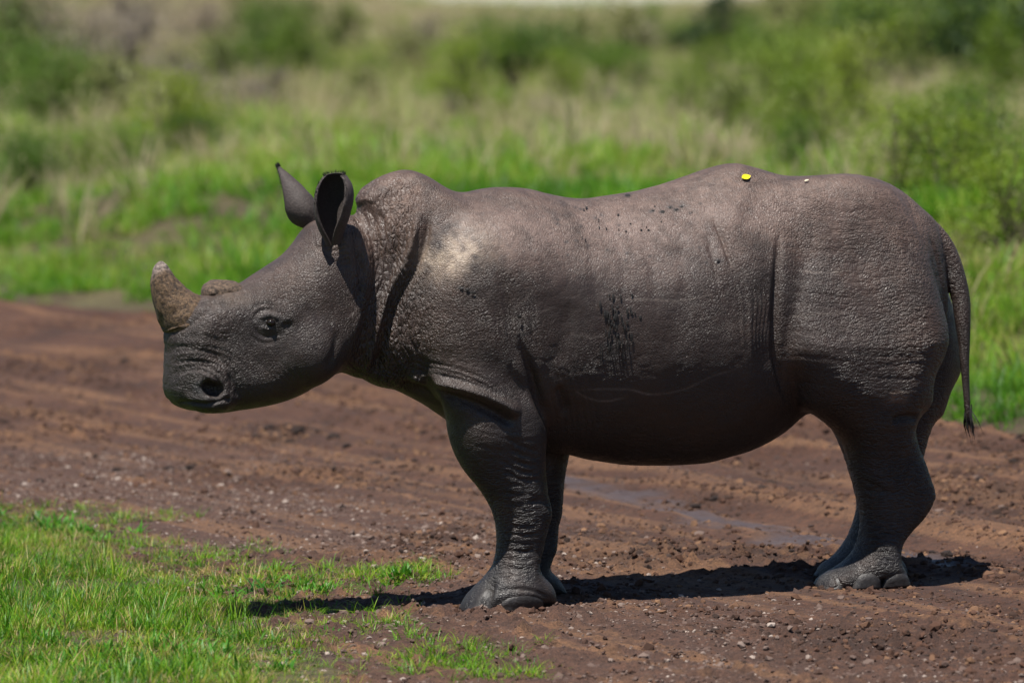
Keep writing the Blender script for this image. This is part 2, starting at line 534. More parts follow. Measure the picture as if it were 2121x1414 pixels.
def tuft(coll, mat, n, spread, L, w, up, bend, seg=3, heads=0):
    vs, fs, bl = [], [], []
    for i in range(n):
        a = rng.random() * 2 * math.pi; r = spread * math.sqrt(rng.random())
        p = np.array([r * math.cos(a), r * math.sin(a), -.01])
        b = a + rng.normal(0, .9)
        tilt = abs(rng.normal(0, 1 - up)) + .05
        d = np.array([math.cos(b) * math.sin(tilt), math.sin(b) * math.sin(tilt), math.cos(tilt)])
        ll = L * (.45 + .75 * rng.random())
        strip(vs, fs, bl, p, d, ll, w * (.7 + .6 * rng.random()), bend * (.3 + rng.random()), seg, rng.random())
        if i < heads:       # seed head
            tip = np.array(vs[-1])
            for q in range(6):
                e = rng.normal(0, 1, 3); e[2] = abs(e[2]); e /= np.linalg.norm(e)
                strip(vs, fs, bl, tip - d * ll * .03 * q, e, ll * .06, w * 1.2, .2, 1, .95)
    me = make_mesh('tuft', np.array(vs), fs, mat, True)
    attr_f(me, 'bl', bl)
    o = bpy.data.objects.new('tuft', me); coll.objects.link(o)

def scatter(name, xy, coll, nvar, size, tint, tiltamt=.12, kind='stuff', label=None, cat=None, z=None):
    xy = np.asarray(xy)
    n = len(xy)
    z = surf_z(xy[:, 0], xy[:, 1]) if z is None else z
    me = bpy.data.meshes.new(name)
    me.vertices.add(n); me.vertices.foreach_set('co', np.column_stack([xy, z]).astype(np.float32).ravel())
    attr_f(me, 'rz', rng.random(n) * 6.283); attr_f(me, 'rx', rng.normal(0, tiltamt, n)); attr_f(me, 'ry', rng.normal(0, tiltamt, n))
    attr_f(me, 'sz', size); attr_f(me, 'tint', tint)
    a = me.attributes.new('var', 'INT', 'POINT'); a.data.foreach_set('value', rng.integers(0, nvar, n).astype(np.int32))
    ob = link(name, me)
    ng = bpy.data.node_groups.new(name, 'GeometryNodeTree')
    ng.interface.new_socket('Geometry', in_out='INPUT', socket_type='NodeSocketGeometry')
    ng.interface.new_socket('Geometry', in_out='OUTPUT', socket_type='NodeSocketGeometry')
    gi = ng.nodes.new('NodeGroupInput'); go = ng.nodes.new('NodeGroupOutput')
    iop = ng.nodes.new('GeometryNodeInstanceOnPoints'); ci = ng.nodes.new('GeometryNodeCollectionInfo')
    ci.inputs['Collection'].default_value = coll; ci.inputs['Separate Children'].default_value = True; ci.inputs['Reset Children'].default_value = True
    def na(nm, ty='FLOAT'):
        q = ng.nodes.new('GeometryNodeInputNamedAttribute'); q.data_type = ty; q.inputs[0].default_value = nm
        return q.outputs[0]
    cx = ng.nodes.new('ShaderNodeCombineXYZ')
    for k, nm in enumerate(('rx', 'ry', 'rz')): ng.links.new(na(nm), cx.inputs[k])
    ng.links.new(gi.outputs[0], iop.inputs['Points']); ng.links.new(ci.outputs[0], iop.inputs['Instance'])
    iop.inputs['Pick Instance'].default_value = True
    ng.links.new(na('var', 'INT'), iop.inputs['Instance Index'])
    ng.links.new(cx.outputs[0], iop.inputs['Rotation']); ng.links.new(na('sz'), iop.inputs['Scale'])
    ng.links.new(iop.outputs[0], go.inputs[0])
    md = ob.modifiers.new('scatter', 'NODES'); md.node_group = ng
    tag(ob, label, cat, kind=kind)
    return ob

# ---- the grass on the near shoulder
GREEN = [(0.0, (.022, .085, .003)), (.35, (.088, .250, .005)), (.6, (.205, .345, .010)), (.78, (.32, .29, .045)), (1.0, (.42, .30, .15))]
M_near = leaf_mat('near_grass', GREEN, .35, .45, hv=.55)
c_near = hidden_collection('near_tufts')
for i in range(6): tuft(c_near, M_near, 24, .05, .075, .0017, .30, .6)
c_tall = hidden_collection('near_tall_tufts')
for i in range(5): tuft(c_tall, M_near, 16, .05, .17, .0022, .72, .35, 4)
c_weed = hidden_collection('near_weeds')
M_weed = leaf_mat('near_weed', [(0, (.030, .115, .010)), (.5, (.055, .20, .014)), (1, (.10, .26, .03))], .3, .4, hv=.5)
for i in range(4): tuft(c_weed, M_weed, 34, .07, .055, .0055, .30, .6)

grass_px = [(-2300, 880), (-1200, 940), (-500, 1010), (-100, 1030), (0, 1046), (90, 1062), (140, 1085), (262, 1080), (275, 1110), (318, 1135), (330, 1160), (400, 1170), (425, 1150), (480, 1152), (490, 1185), (560, 1186), (650, 1184), (690, 1205), (760, 1196),
            (868, 1188), (840, 1205), (740, 1228), (705, 1258), (650, 1290), (790, 1285), (770, 1305), (690, 1320), (650, 1350), (690, 1378), (740, 1410), (770, 1480), (800, 1700), (900, 2300), (-2900, 2300)]
gp = px_ground(grass_px)
def in_grass(n, margin=.0):
    lo, hi = gp.min(0), gp.max(0)
    n = int(n * np.prod(hi - lo) / 31.0)          # the counts below are for a 31 square metre box
    P = lo + (hi - lo) * rng.random((n, 2))
    k = poly_inside(P[:, 0], P[:, 1], gp)
    d, _ = seg_dist(P[:, 0], P[:, 1], gp, True)
    dens = sstep(d, 0, .30) * .75 + .25
    thin = sstep(fbm(P[:, 0] * 2.2, P[:, 1] * 2.2, 0, 3, 81), -.55, .05)
    return P[k & (rng.random(n) < dens * (.18 + .82 * thin))], d
P, _ = in_grass(26000)
d, _ = seg_dist(P[:, 0], P[:, 1], gp, True)
n81 = fbm(P[:, 0] * 1.7, P[:, 1] * 1.7, 0, 3, 82)
scatter('verge_grass', P, c_near, 6, (.5 + .55 * sstep(d, 0, .9)) * (.45 + .75 * rng.random(len(P)) ** 1.5), np.where(rng.random(len(P)) < .14, .92, np.clip(.33 + .42 * n81 + rng.normal(0, .18, len(P)), 0, 1)),
        label='short bright green grass covering the near road shoulder', cat='grass')
P, _ = in_grass(4200)
d, _ = seg_dist(P[:, 0], P[:, 1], gp, True)
kk = (d > .25) & (fbm(P[:, 0] * 1.1, P[:, 1] * 1.1, 0, 2, 84) + .5 * sstep(d, .3, 1.5) > .0)
P = P[kk]
scatter('tall_verge_grass', P, c_tall, 5, .35 + .6 * rng.random(len(P)) ** 2, np.clip(.34 + rng.normal(0, .25, len(P)), 0, 1),
        label='longer loose grass blades standing out of the near shoulder turf', cat='grass')
P, _ = in_grass(2600)
kk = fbm(P[:, 0] * 1.4, P[:, 1] * 1.4, 0, 2, 85) > -.05
P = P[kk]
scatter('creeping_weeds', P, c_weed, 4, .55 + .6 * rng.random(len(P)), rng.random(len(P)), label='broad leaved green weeds creeping among the shoulder grass', cat='weeds')

# ragged clumps creeping out over the dirt
Q = []
for u, v, n_, r_ in ((265, 1078, 26, .10), (285, 1128, 20, .09), (440, 1158, 34, .12), (590, 1178, 16, .10), (700, 1200, 22, .12), (762, 1197, 30, .10), (850, 1191, 36, .09), (805, 1210, 20, .08), (735, 1288, 30, .12), (940, 1358, 30, .10), (885, 1374, 30, .10), (1030, 1402, 26, .09), (965, 1385, 16, .08), (330, 1150, 16, .1),
                     (660, 1240, 12, .15), (830, 1330, 10, .15), (120, 1060, 20, .12), (690, 1335, 22, .15), (560, 1200, 20, .1)):
    Q.append(px_ground([(u, v)]) + rng.normal(0, 1, (n_, 2)) * np.array([r_, r_ * 1.6]))
Q = np.concatenate(Q)
scatter('creeping_grass', Q, c_near, 6, .45 + .5 * rng.random(len(Q)), np.clip(.38 + rng.normal(0, .14, len(Q)), 0, 1), label='ragged bright green grass clumps creeping out over the road edge', cat='grass')

# dead straw lying flat between the tufts
c_straw = hidden_collection('straw')
for i in range(4): tuft(c_straw, M_near, 14, .07, .07, .0014, -.25, .25)
P, _ = in_grass(4500)
scatter('dead_straw', P, c_straw, 4, .5 + .6 * rng.random(len(P)), .82 + .18 * rng.random(len(P)), .1, label='dry straw matted under the near shoulder grass', cat='straw')

# ---- grass beyond the road
VERGE = [(0.0, (.032, .110, .005)), (.3, (.095, .265, .010)), (.55, (.205, .325, .025)), (.75, (.33, .33, .095)), (1.0, (.46, .38, .25))]
M_far = leaf_mat('far_grass', VERGE, .45, .5, hv=.45)
c_v = hidden_collection('bank_tufts')
for i in range(5): tuft(c_v, M_far, 26, .13, .24, .0055, .55, .55)
c_f = hidden_collection('field_tufts')
for i in range(5): tuft(c_f, M_far, 30, .22, .75, .010, .80, .30, 3, heads=8)
def wedge(n, r0, r1, half=.125):
    r = np.sqrt(r0 * r0 + (r1 * r1 - r0 * r0) * rng.random(n)); a = (rng.random(n) * 2 - 1) * half
    return np.column_stack([r * np.sin(a), r * np.cos(a)])
def beyond_of(P): return road_mask(P[:, 0], P[:, 1])[1]
# bare cuts of brown soil in the bank
bare_px = [((180, 622), 90, 16), ((545, 385), 40, 20), ((605, 335), 35, 20), ((300, 500), 45, 14), ((700, 360), 60, 16), ((480, 440), 40, 18), ((130, 520), 40, 12), ((360, 465), 30, 14), ((20, 380), 50, 16), ((1180, 370), 60, 14), ((690, 250), 30, 14), ((215, 640), 140, 10), ((1880, 880), 60, 10)]
def bare(P):
    uv = project(np.column_stack([P, land(P[:, 0], P[:, 1])[0]]))
    b = np.zeros(len(P))
    for (u, v), ru, rv in bare_px:
        b = np.maximum(b, np.exp(-((uv[:, 0] - u) / ru) ** 2 - ((uv[:, 1] - v) / rv) ** 2))
    return b, uv
P = wedge(112000, 17, 74, .30)
bd = beyond_of(P)
b_, uv = bare(P)
dens = np.clip(1.15 - np.hypot(P[:, 0], P[:, 1]) / 85, .2, 1)
k = (bd > .05) & (rng.random(len(P)) > b_ * 1.3) & (rng.random(len(P)) < dens * (.45 + .55 * sstep(fbm(P[:, 0] * .9, P[:, 1] * .9, 0, 3, 91), -.35, .15)))
P = P[k]; bd = bd[k]; uv = uv[k]
tn = fbm(P[:, 0] * .35, P[:, 1] * .35, 0, 3, 92)
far_dry = sstep(-uv[:, 1], -430, -260)          # the sward turns drier uphill
scatter('bank_grass', P, c_v, 5, (.55 + .8 * rng.random(len(P)) ** 1.6) * (.5 + .5 * sstep(bd, 0, 1.2)) * (1 + .6 * fbm(P[:, 0] * .6, P[:, 1] * .6, 0, 2, 96)), np.clip(.34 + .50 * tn + .25 * far_dry + rng.normal(0, .13, len(P)), 0, 1),
        label='blurred bright green grass on the bank beyond the road', cat='grass')
P = wedge(74000, 24, 235, .31)
bd = beyond_of(P); b_, uv = bare(P)
R = np.hypot(P[:, 0], P[:, 1])
right = sstep(uv[:, 0], 1500, 1950)
want = sstep(R + 10 * fbm(P[:, 0] * .15, P[:, 1] * .15, 0, 3, 93), 36, 58) * .75
want = np.maximum(want, right * sstep(bd, .6, 2.2) * .35)
want = want * (.25 + .75 * sstep(fbm(P[:, 0] * .12, P[:, 1] * .12, 0, 3, 94), -.45, .15)) * np.clip(1.4 - R / 260, .4, 1)
k = (bd > .5) & (rng.random(len(P)) < want) & (b_ < .5)
P = P[k]; R = R[k]
tn = fbm(P[:, 0] * .09, P[:, 1] * .09, 0, 3, 95)
hgt = .38 + .36 * rng.random(len(P)) + .25 * sstep(R, 80, 180)
scatter('field_grass', P, c_f, 5, hgt, np.clip(.74 + .55 * tn + .18 * sstep(-P[:, 0] / R, -.01, .06) * sstep(R, 60, 120) + rng.normal(0, .12, len(P)), 0, 1), .08,
        label='tall yellowing savanna grass filling the field behind', cat='grass')

# ---- shrubs
M_bark = plain_mat('bark', (.085, .065, .050), .9, .01, 30, .3)
SHRUB = {'green': [(0, (.055, .12, .012)), (.5, (.115, .205, .020)), (1, (.20, .28, .035))],
         'olive': [(0, (.085, .11, .03)), (.5, (.15, .18, .05)), (1, (.23, .24, .085))],
         'dark': [(0, (.018, .042, .009)), (.5, (.034, .074, .013)), (1, (.065, .11, .022))],
         'lime': [(0, (.090, .155, .012)), (.5, (.165, .245, .016)), (1, (.25, .32, .028))],
         'dry': [(0, (.15, .115, .10)), (.5, (.23, .19, .16)), (1, (.30, .26, .19))]}
M_shrub = {k: leaf_mat('shrub_' + k, v, .3, .5, instancer=False, hv=.7) for k, v in SHRUB.items()}
def shrub_meshes(kind, nb, nl, leaf, tallness, seed):
    """unit shrub about 1 m high: branching stems and leaf clumps at their ends"""
    r = np.random.default_rng(seed)
    tips = []; sv, sf = [], []
    def tube(a, b, ra, rb, n=5):
        d = b - a; L = np.linalg.norm(d); d = d / L
        e = np.cross(d, [.3, .5, .8]); e /= np.linalg.norm(e); f = np.cross(d, e)
        b0 = len(sv)
        for c, rr in ((a, ra), (b, rb)):
            for j in range(n):
                an = 2 * math.pi * j / n; sv.append(c + (e * math.cos(an) + f * math.sin(an)) * rr)
        for j in range(n): sf.append((b0 + j, b0 + (j + 1) % n, b0 + n + (j + 1) % n, b0 + n + j))
    for i in range(nb):
        a = r.random() * 6.283; el = .08 + .87 * r.random()
        top = np.array([math.cos(a) * (1 - el) ** .7 * .62 / tallness, math.sin(a) * (1 - el) ** .7 * .62 / tallness, .10 + .80 * el])
        mid = top * np.array([.45, .45, .5]) + r.normal(0, .03, 3)
        tube(np.array([r.normal(0, .03), r.normal(0, .03), -.03]), mid, .018, .011); tube(mid, top, .011, .005)
        tips.append(top)
        for q in range(3):
            t2 = mid + (top - mid) * r.random() + r.normal(0, .16, 3) / np.array([tallness, tallness, 1.3]); t2[2] = max(t2[2], .12)
            tube(mid, t2, .007, .003, 4); tips.append(t2)
    vs, fs, bl = [], [], []
    for tpt in tips:
        rad = .07 + .10 * r.random()
        cr = r.random()
        for q in range(int(nl * (.5 + r.random()))):
            p = tpt + np.clip(r.normal(0, 1, 3), -2.2, 2.2) * rad * np.array([1, 1, .75])
            if p[2] < .02: continue
            d = r.normal(0, 1, 3); d[2] += .3; d /= np.linalg.norm(d); w = np.cross(d, r.normal(0, 1, 3)); w /= np.linalg.norm(w)
            s = leaf * (.6 + .8 * r.random())
            b0 = len(vs); vs += [p, p + d * s * .5 + w * s * .28, p + d * s, p + d * s * .5 - w * s * .28]; fs.append((b0, b0 + 1, b0 + 2, b0 + 3))
            bl += [.55 * cr + .45 * r.random()] * 4
    cm = make_mesh('crown', np.array(vs), fs, M_shrub[kind], True); attr_f(cm, 'bl', bl)
    return make_mesh('stems', np.array(sv), sf, M_bark), cm
LIB = {'green': [shrub_meshes('green', 13, 170, .026, 1.0, s) for s in (1, 2, 3)], 'olive': [shrub_meshes('olive', 10, 30, .060, 1.1, s) for s in (4, 5)],
       'dark': [shrub_meshes('dark', 14, 80, .05, .85, s) for s in (6, 7)], 'lime': [shrub_meshes('lime', 11, 130, .026, 1.15, s) for s in (8, 9)],
       'dry': [shrub_meshes('dry', 12, 26, .045, 1.2, s) for s in (10, 11)]}
def shrub(u, vbase, hpx, kind, name, label, group=None, wide=1.0, i=0, part='stems'):
    """base pixel and height in photograph pixels give place and size"""
    p = px_ground([(u, vbase)])[0]
    z = float(land(np.array([p[0]]), np.array([p[1]]))[0][0])
    # walk along the ray until it meets the land
    for _ in range(12):
        p = px_ground([(u, vbase)], z)[0]; z = .5 * z + .5 * float(land(np.array([p[0]]), np.array([p[1]]))[0][0])
    h = hpx * (1.25 if group else 1.0) / FPX * math.hypot(p[0], p[1])
    o = empty(name, (p[0], p[1], z), rng.random() * 6.28); o.scale = (h * wide, h * wide, h)
    st, cr = LIB[kind][i % len(LIB[kind])]
    link(part, st, o); link('crown', cr, o)
    tag(o, label, name, group)
    return o
# the ones that stand out
shrub(1985, 150, 240, 'dark', 'tree', 'dark spreading tree behind the tall weeds, its crown cut off above', wide=1.5, part='trunk')
shrub(2130, 190, 260, 'dark', 'tree', 'very dark leafy tree at the end of the scrub, beside the spreading tree', wide=1.0, i=1, part='trunk')
shrub(778, 42, 52, 'dark', 'bush', 'small dark rounded bush alone on the skyline against the pale sky', wide=1.3, i=1)
shrub(1500, 140, 160, 'dark', 'bush', 'dark green bush rising above the scrub behind the rhinoceros hump', wide=.9)
shrub(1400, 235, 70, 'dark', 'bush', 'low shadowy bush in front of the olive scrub above the rump', wide=.8, i=1)
shrub(50, 430, 190, 'green', 'bush', 'dense green bush at the top of the bank where bare soil shows', wide=.8)
shrub(690, 330, 90, 'lime', 'bush', 'bright lime green bushy clump on the bank beside the ears', wide=1.3)
shrub(985, 250, 220, 'lime', 'bush', 'large yellow green bush standing over the dry grass', wide=.9, i=1)
shrub(1880, 430, 110, 'dry', 'weed', 'dark dry seed stalk on the bank above the tail', wide=.4)
shrub(1905, 520, 110, 'dry', 'weed', 'dry brown stalk beside the tail base', wide=.4, i=1)
# look-alikes
for q, (u, v, h, kd) in enumerate([(1080, 190, 160, 'green'), (1190, 170, 130, 'olive'), (1290, 150, 120, 'olive'), (1620, 250, 180, 'green'), (1700, 330, 170, 'lime'), (1790, 300, 220, 'lime'), (1860, 420, 190, 'lime'), (1950, 440, 200, 'lime'),
                                   (2050, 420, 210, 'green'), (2100, 520, 190, 'lime'), (1580, 180, 150, 'green'), (1430, 260, 120, 'green'), (1330, 230, 90, 'olive'), (545, 160, 160, 'green'), (640, 190, 150, 'lime'), (440, 210, 120, 'olive'),
                                   (340, 330, 160, 'lime'), (230, 300, 170, 'olive'), (120, 290, 190, 'green'), (60, 180, 180, 'olive'), (180, 150, 150, 'dry'), (300, 130, 130, 'dry'), (420, 110, 110, 'dry'), (260, 200, 150, 'dry'), (90, 110, 120, 'dry'), (380, 250, 130, 'dry'), (480, 260, 110, 'dry'), (20, 100, 120, 'dry'), (560, 230, 100, 'dry'), (930, 270, 70, 'dry'), (1240, 260, 90, 'dry'), (1330, 130, 90, 'dry'), (1130, 260, 70, 'dry'), (700, 130, 120, 'olive'), (840, 160, 90, 'olive'),
                                   (1750, 140, 150, 'green'), (1660, 120, 140, 'olive'), (1900, 190, 170, 'lime'), (2080, 250, 200, 'lime'), (600, 90, 90, 'olive'), (500, 80, 90, 'olive'), (880, 120, 80, 'dry'), (1010, 110, 60, 'olive'), (1520, 300, 130, 'olive'), (-60, 260, 250, 'green'), (-40, 130, 140, 'olive'), (1150, 230, 110, 'lime'), (1040, 290, 90, 'lime'), (1260, 200, 110, 'green'), (1380, 120, 110, 'green'), (1470, 210, 120, 'lime'), (1560, 330, 110, 'lime'), (1640, 380, 130, 'green'), (1720, 230, 140, 'olive'), (1820, 220, 150, 'olive'), (760, 240, 90, 'olive'), (800, 330, 70, 'lime'), (900, 310, 60, 'olive'), (270, 370, 110, 'green'), (160, 400, 120, 'lime'), (410, 330, 100, 'green'), (520, 120, 100, 'olive'), (380, 70, 80, 'dry'), (260, 80, 95, 'dry'), (640, 75, 75, 'olive'), (730, 80, 70, 'lime'), (140, 70, 85, 'olive'), (1980, 330, 160, 'lime'), (1760, 90, 100, 'green'), (1600, 75, 90, 'olive'), (1860, 100, 110, 'green')]):
    col = {'green': 'mid green', 'olive': 'olive', 'lime': 'yellow green', 'dry': 'dry brown'}[kd]
    size = 'low' if h < 100 else ('tall' if h > 165 else 'middling')
    where = 'up on the far skyline' if v < 135 else ('in the scrub behind the field grass' if v < 265 else 'at the top of the grassy bank')
    wide = .75 + .5 * rng.random()
    lab = f"{size} {col} bush, {'broad' if wide > 1 else 'narrow'}, {where}"
    shrub(u, v, h, kd, 'bush', lab, f'{size} {kd} bushes {where}', wide=wide, i=q)
# ================================================================== the rhino
# feet on the ground give the place and the heading of the animal
_ff, _hf = px_ground([(1055, 1261), (1786, 1214)])
_dirv = _hf - _ff
THETA = math.atan2(_dirv[1], _dirv[0])
AX = np.array([math.cos(THETA), math.sin(THETA)])        # towards the tail
LX = np.array([-math.sin(THETA), math.cos(THETA)])       # towards the far side
STANCE = 0.165
ORG = (_ff + _hf) / 2 + LX * STANCE
rhino = empty('rhinoceros', (ORG[0], ORG[1], 0), THETA)
tag(rhino, 'grey brown muddy young rhinoceros standing side-on across the dirt road', 'rhinoceros')

def body(uv, l):
    """photograph pixels -> (s, z) on the vertical plane at lateral offset l (number or one per point)"""
    uv = np.asarray(uv, float).reshape(-1, 2)
    d = rays(uv)
    l = np.broadcast_to(np.asarray(l, float), (len(uv),))
    t = (l + ORG @ LX) / (d[:, :2] @ LX)
    P = d * t[:, None]
    return np.stack([(P[:, :2] - ORG) @ AX, P[:, 2] + CAM_H], 1)

HG = 0.0085
S0, S1, L0, L1, Z0, Z1 = -1.95, 1.52, -0.48, 0.48, -0.03, 1.62
gs = np.arange(S0, S1, HG, dtype=np.float32)
gl = np.arange(L0, L1, HG, dtype=np.float32)
gz = np.arange(Z0, Z1, HG, dtype=np.float32)
SS, ZZ = np.meshgrid(gs, gz, indexing='ij')
FLD = np.full((len(gs), len(gl), len(gz)), 0.5, np.float32)

def smin(a, b, k):
    h = np.clip(0.5 + 0.5 * (b - a) / k, 0, 1)
    return b + (a - b) * h - k * h * (1 - h)

def sub_box(s0, s1, z0, z1, l0=-9, l1=9):
    i = slice(max(int((s0 - S0) / HG), 0), min(int((s1 - S0) / HG) + 2, len(gs)))
    j = slice(max(int((l0 - L0) / HG), 0), min(int((l1 - L0) / HG) + 2, len(gl)))
    k = slice(max(int((z0 - Z0) / HG), 0), min(int((z1 - Z0) / HG) + 2, len(gz)))
    return i, j, k

def col_interp(x, tab, c):
    return np.interp(x, [t[0] for t in tab], [t[c] for t in tab]).astype(np.float32)

def inflate(uv, lmap, tab, by, k, sub=5, blur=5, ridge=0.0, pw=2.0):
    """add a limb or trunk: traced outline given depth.
    tab rows: (key, R, W, lateral centre); key = s ('s') or z ('z')"""
    pts = catmull(body(uv, lmap), sub, True)
    x0, z0 = pts.min(0) - 0.06; x1, z1 = pts.max(0) + 0.06
    bi, _, bk = sub_box(x0, x1, z0, z1)
    S = SS[bi, bk]; Z = ZZ[bi, bk]
    d, _ = seg_dist(S, Z, pts, True)
    d = np.where(poly_inside(S, Z, pts), d, -d).astype(np.float32)
    db = blur2(d, blur)
    d = d + (db - d) * sstep(d, 0.015, 0.07)
    key = S if by == 's' else Z
    R = col_interp(key, tab, 1); W = col_interp(key, tab, 2); C = col_interp(key, tab, 3)
    if ridge:
        zt = (Z - pts[:, 1].min()) / (pts[:, 1].max() - pts[:, 1].min())
        W = W * (1 - ridge * sstep(zt, 0.60, 1.0))
    q = np.maximum(1 - d / R, 0)
    wmax = float((np.abs(C) + W).max()) + 0.07
    cm = float(np.mean(C))
    l0, l1 = (-wmax, wmax) if abs(cm) < 0.02 else ((-wmax, 0.2) if cm < 0 else (-0.2, wmax))
    _, bj, _ = sub_box(x0, x1, z0, z1, l0, l1)
    y = np.abs(gl[bj][None, :, None] - C[:, None, :]) / W[:, None, :]
    q3 = q[:, None, :]
    r = (y ** pw + q3 ** pw) ** (1 / pw)
    gr = np.sqrt((y / W[:, None, :]) ** 2 + (q3 / R[:, None, :]) ** 2) + 1e-3
    f = np.clip((r - 1) * np.maximum(r, 0.3) / gr, -0.3, 0.3)
    FLD[bi, bj, bk] = smin(FLD[bi, bj, bk], f, k)

def ellipsoid(c, rad, k, rot=0.0, op='add', tilt=0.0):
    c = np.asarray(c); m = max(rad) + 0.06
    bi, bj, bk = sub_box(c[0] - m, c[0] + m, c[2] - m, c[2] + m, c[1] - m, c[1] + m)
    x = (gs[bi] - c[0])[:, None, None]; y = (gl[bj] - c[1])[None, :, None]; z = (gz[bk] - c[2])[None, None, :]
    ca, sa = math.cos(rot), math.sin(rot)
    x, z = x * ca + z * sa, -x * sa + z * ca
    r = np.sqrt((x / rad[0]) ** 2 + (y / rad[1]) ** 2 + (z / rad[2]) ** 2)
    g = np.sqrt((x / rad[0] ** 2) ** 2 + (y / rad[1] ** 2) ** 2 + (z / rad[2] ** 2) ** 2) + 1e-3
    f = np.clip((r - 1) * np.maximum(r, 0.3) / g, -0.3, 0.3)
    if op == 'add': FLD[bi, bj, bk] = smin(FLD[bi, bj, bk], f, k)
    else: FLD[bi, bj, bk] = -smin(-FLD[bi, bj, bk], f, k)

def chain(pts, rads, k):
    """tapering tube along a smooth curve, blended into the body once"""
    P = np.asarray(pts); R_ = np.asarray(rads)
    C4 = catmull(np.column_stack([P, R_]), 4, False)
    lo = C4[:, :3].min(0) - R_.max() - .05; hi = C4[:, :3].max(0) + R_.max() + .05
    bi, bj, bk = sub_box(lo[0], hi[0], lo[2], hi[2], lo[1], hi[1])
    x = gs[bi][:, None, None]; y = gl[bj][None, :, None]; z = gz[bk][None, None, :]
    F = None
    for i in range(len(C4) - 1):
        a, b = C4[i, :3], C4[i + 1, :3]; ra, rb = C4[i, 3], C4[i + 1, 3]
        ab = b - a; t = np.clip(((x - a[0]) * ab[0] + (y - a[1]) * ab[1] + (z - a[2]) * ab[2]) / (ab @ ab), 0, 1)
        f = np.sqrt((x - a[0] - t * ab[0]) ** 2 + (y - a[1] - t * ab[1]) ** 2 + (z - a[2] - t * ab[2]) ** 2) - (ra + (rb - ra) * t)
        F = f if F is None else np.minimum(F, f)
    FLD[bi, bj, bk] = smin(FLD[bi, bj, bk], F.astype(np.float32), k)

def sx(u, l=0.0, v=650): return float(body([(u, v)], l)[0, 0])
def zy(v, l=0.0, u=1100): return float(body([(u, v)], l)[0, 1])
def bp(u, v, l):
    s, z = body([(u, v)], l)[0]
    return np.array([s, l, z])

# ---- trunk and neck
torso_px = [(742, 440), (738, 415), (750, 392), (768, 377), (792, 363), (816, 354), (840, 351), (864, 356), (886, 366), (906, 379), (926, 391), (946, 398),
            (968, 398), (992, 393), (1024, 388), (1062, 387), (1100, 391), (1140, 401), (1180, 408), (1220, 409), (1260, 405), (1300, 399),
            (1340, 391), (1380, 380), (1416, 367), (1448, 354), (1476, 345), (1502, 339), (1526, 338), (1552, 344), (1582, 352), (1612, 360),
            (1644, 363), (1690, 365), (1742, 365), (1792, 365), (1816, 370), (1842, 382), (1872, 401), (1902, 427), (1926, 452), (1942, 500), (1952, 580), (1954, 660),
            (1946, 730), (1920, 790), (1880, 830), (1800, 852), (1720, 855), (1666, 858), (1620, 893), (1570, 923), (1520, 943), (1462, 958), (1400, 963), (1332, 963),
            (1270, 959), (1222, 951), (1170, 940), (1100, 932), (1010, 915), (950, 884), (915, 862), (885, 842), (852, 823), (820, 808), (798, 804), (776, 799), (754, 788), (730, 770), (722, 700), (728, 560)]
tt = lambda u: sx(u)
torso_tab = [(tt(720), .17, .15, 0), (tt(780), .22, .185, 0), (tt(850), .25, .215, 0), (tt(930), .28, .27, 0), (tt(1050), .33, .315, 0), (tt(1200), .46, .345, 0), (tt(1350), .50, .37, 0),
             (tt(1470), .49, .362, 0), (tt(1560), .45, .325, 0), (tt(1640), .41, .270, 0), (tt(1750), .36, .255, 0), (tt(1870), .28, .245, 0), (tt(1960), .22, .19, 0)]
inflate(torso_px, 0.0, torso_tab, 's', 0.05, blur=8, ridge=0.10, pw=2.0)
# ---- head
head_px = [(730, 450), (700, 445), (672, 452), (650, 462), (631, 480), (612, 505), (590, 528), (560, 550), (530, 570), (506, 585), (480, 594), (445, 602), (415, 612), (385, 628), (362, 655),
           (350, 686), (346, 720), (343, 760), (342, 798), (347, 819), (357, 834), (372, 845), (392, 851), (415, 852), (440, 856), (462, 855), (480, 851), (500, 847), (530, 842),
           (560, 837), (590, 829), (620, 816), (650, 797), (672, 784), (698, 774), (740, 765), (790, 700), (800, 600), (780, 500)]
head_tab = [(tt(335), .055, .095, 0), (tt(360), .07, .122, 0), (tt(400), .085, .138, 0), (tt(450), .11, .14, 0), (tt(510), .14, .145, 0), (tt(575), .17, .165, 0), (tt(640), .19, .175, 0), (tt(700), .20, .17, 0), (tt(800), .22, .17, 0)]
inflate(head_px, 0.0, head_tab, 's', 0.05, blur=6, pw=2.4)
for sd in (-1, 1):
    # brow over the eye, cheek, lips, swell that carries the ear
    ellipsoid(bp(566, 652, 0) + [0, sd * .135, 0], (.05, .030, .036), .03, .3)
    if sd < 0: ellipsoid(bp(388, 672, 0), (.085, .085, .045), .04, .75)
    ellipsoid(bp(625, 720, 0) + [0, sd * .12, 0], (.10, .07, .11), .05)
    ellipsoid(bp(420, 822, 0) + [0, sd * .105, 0], (.075, .055, .045), .03)
    ellipsoid(bp(415, 786, 0) + [0, sd * .11, 0], (.06, .045, .055), .03)
    ellipsoid(bp(690, 500, 0) + [0, sd * .115, 0], (.045, .035, .05), .04)
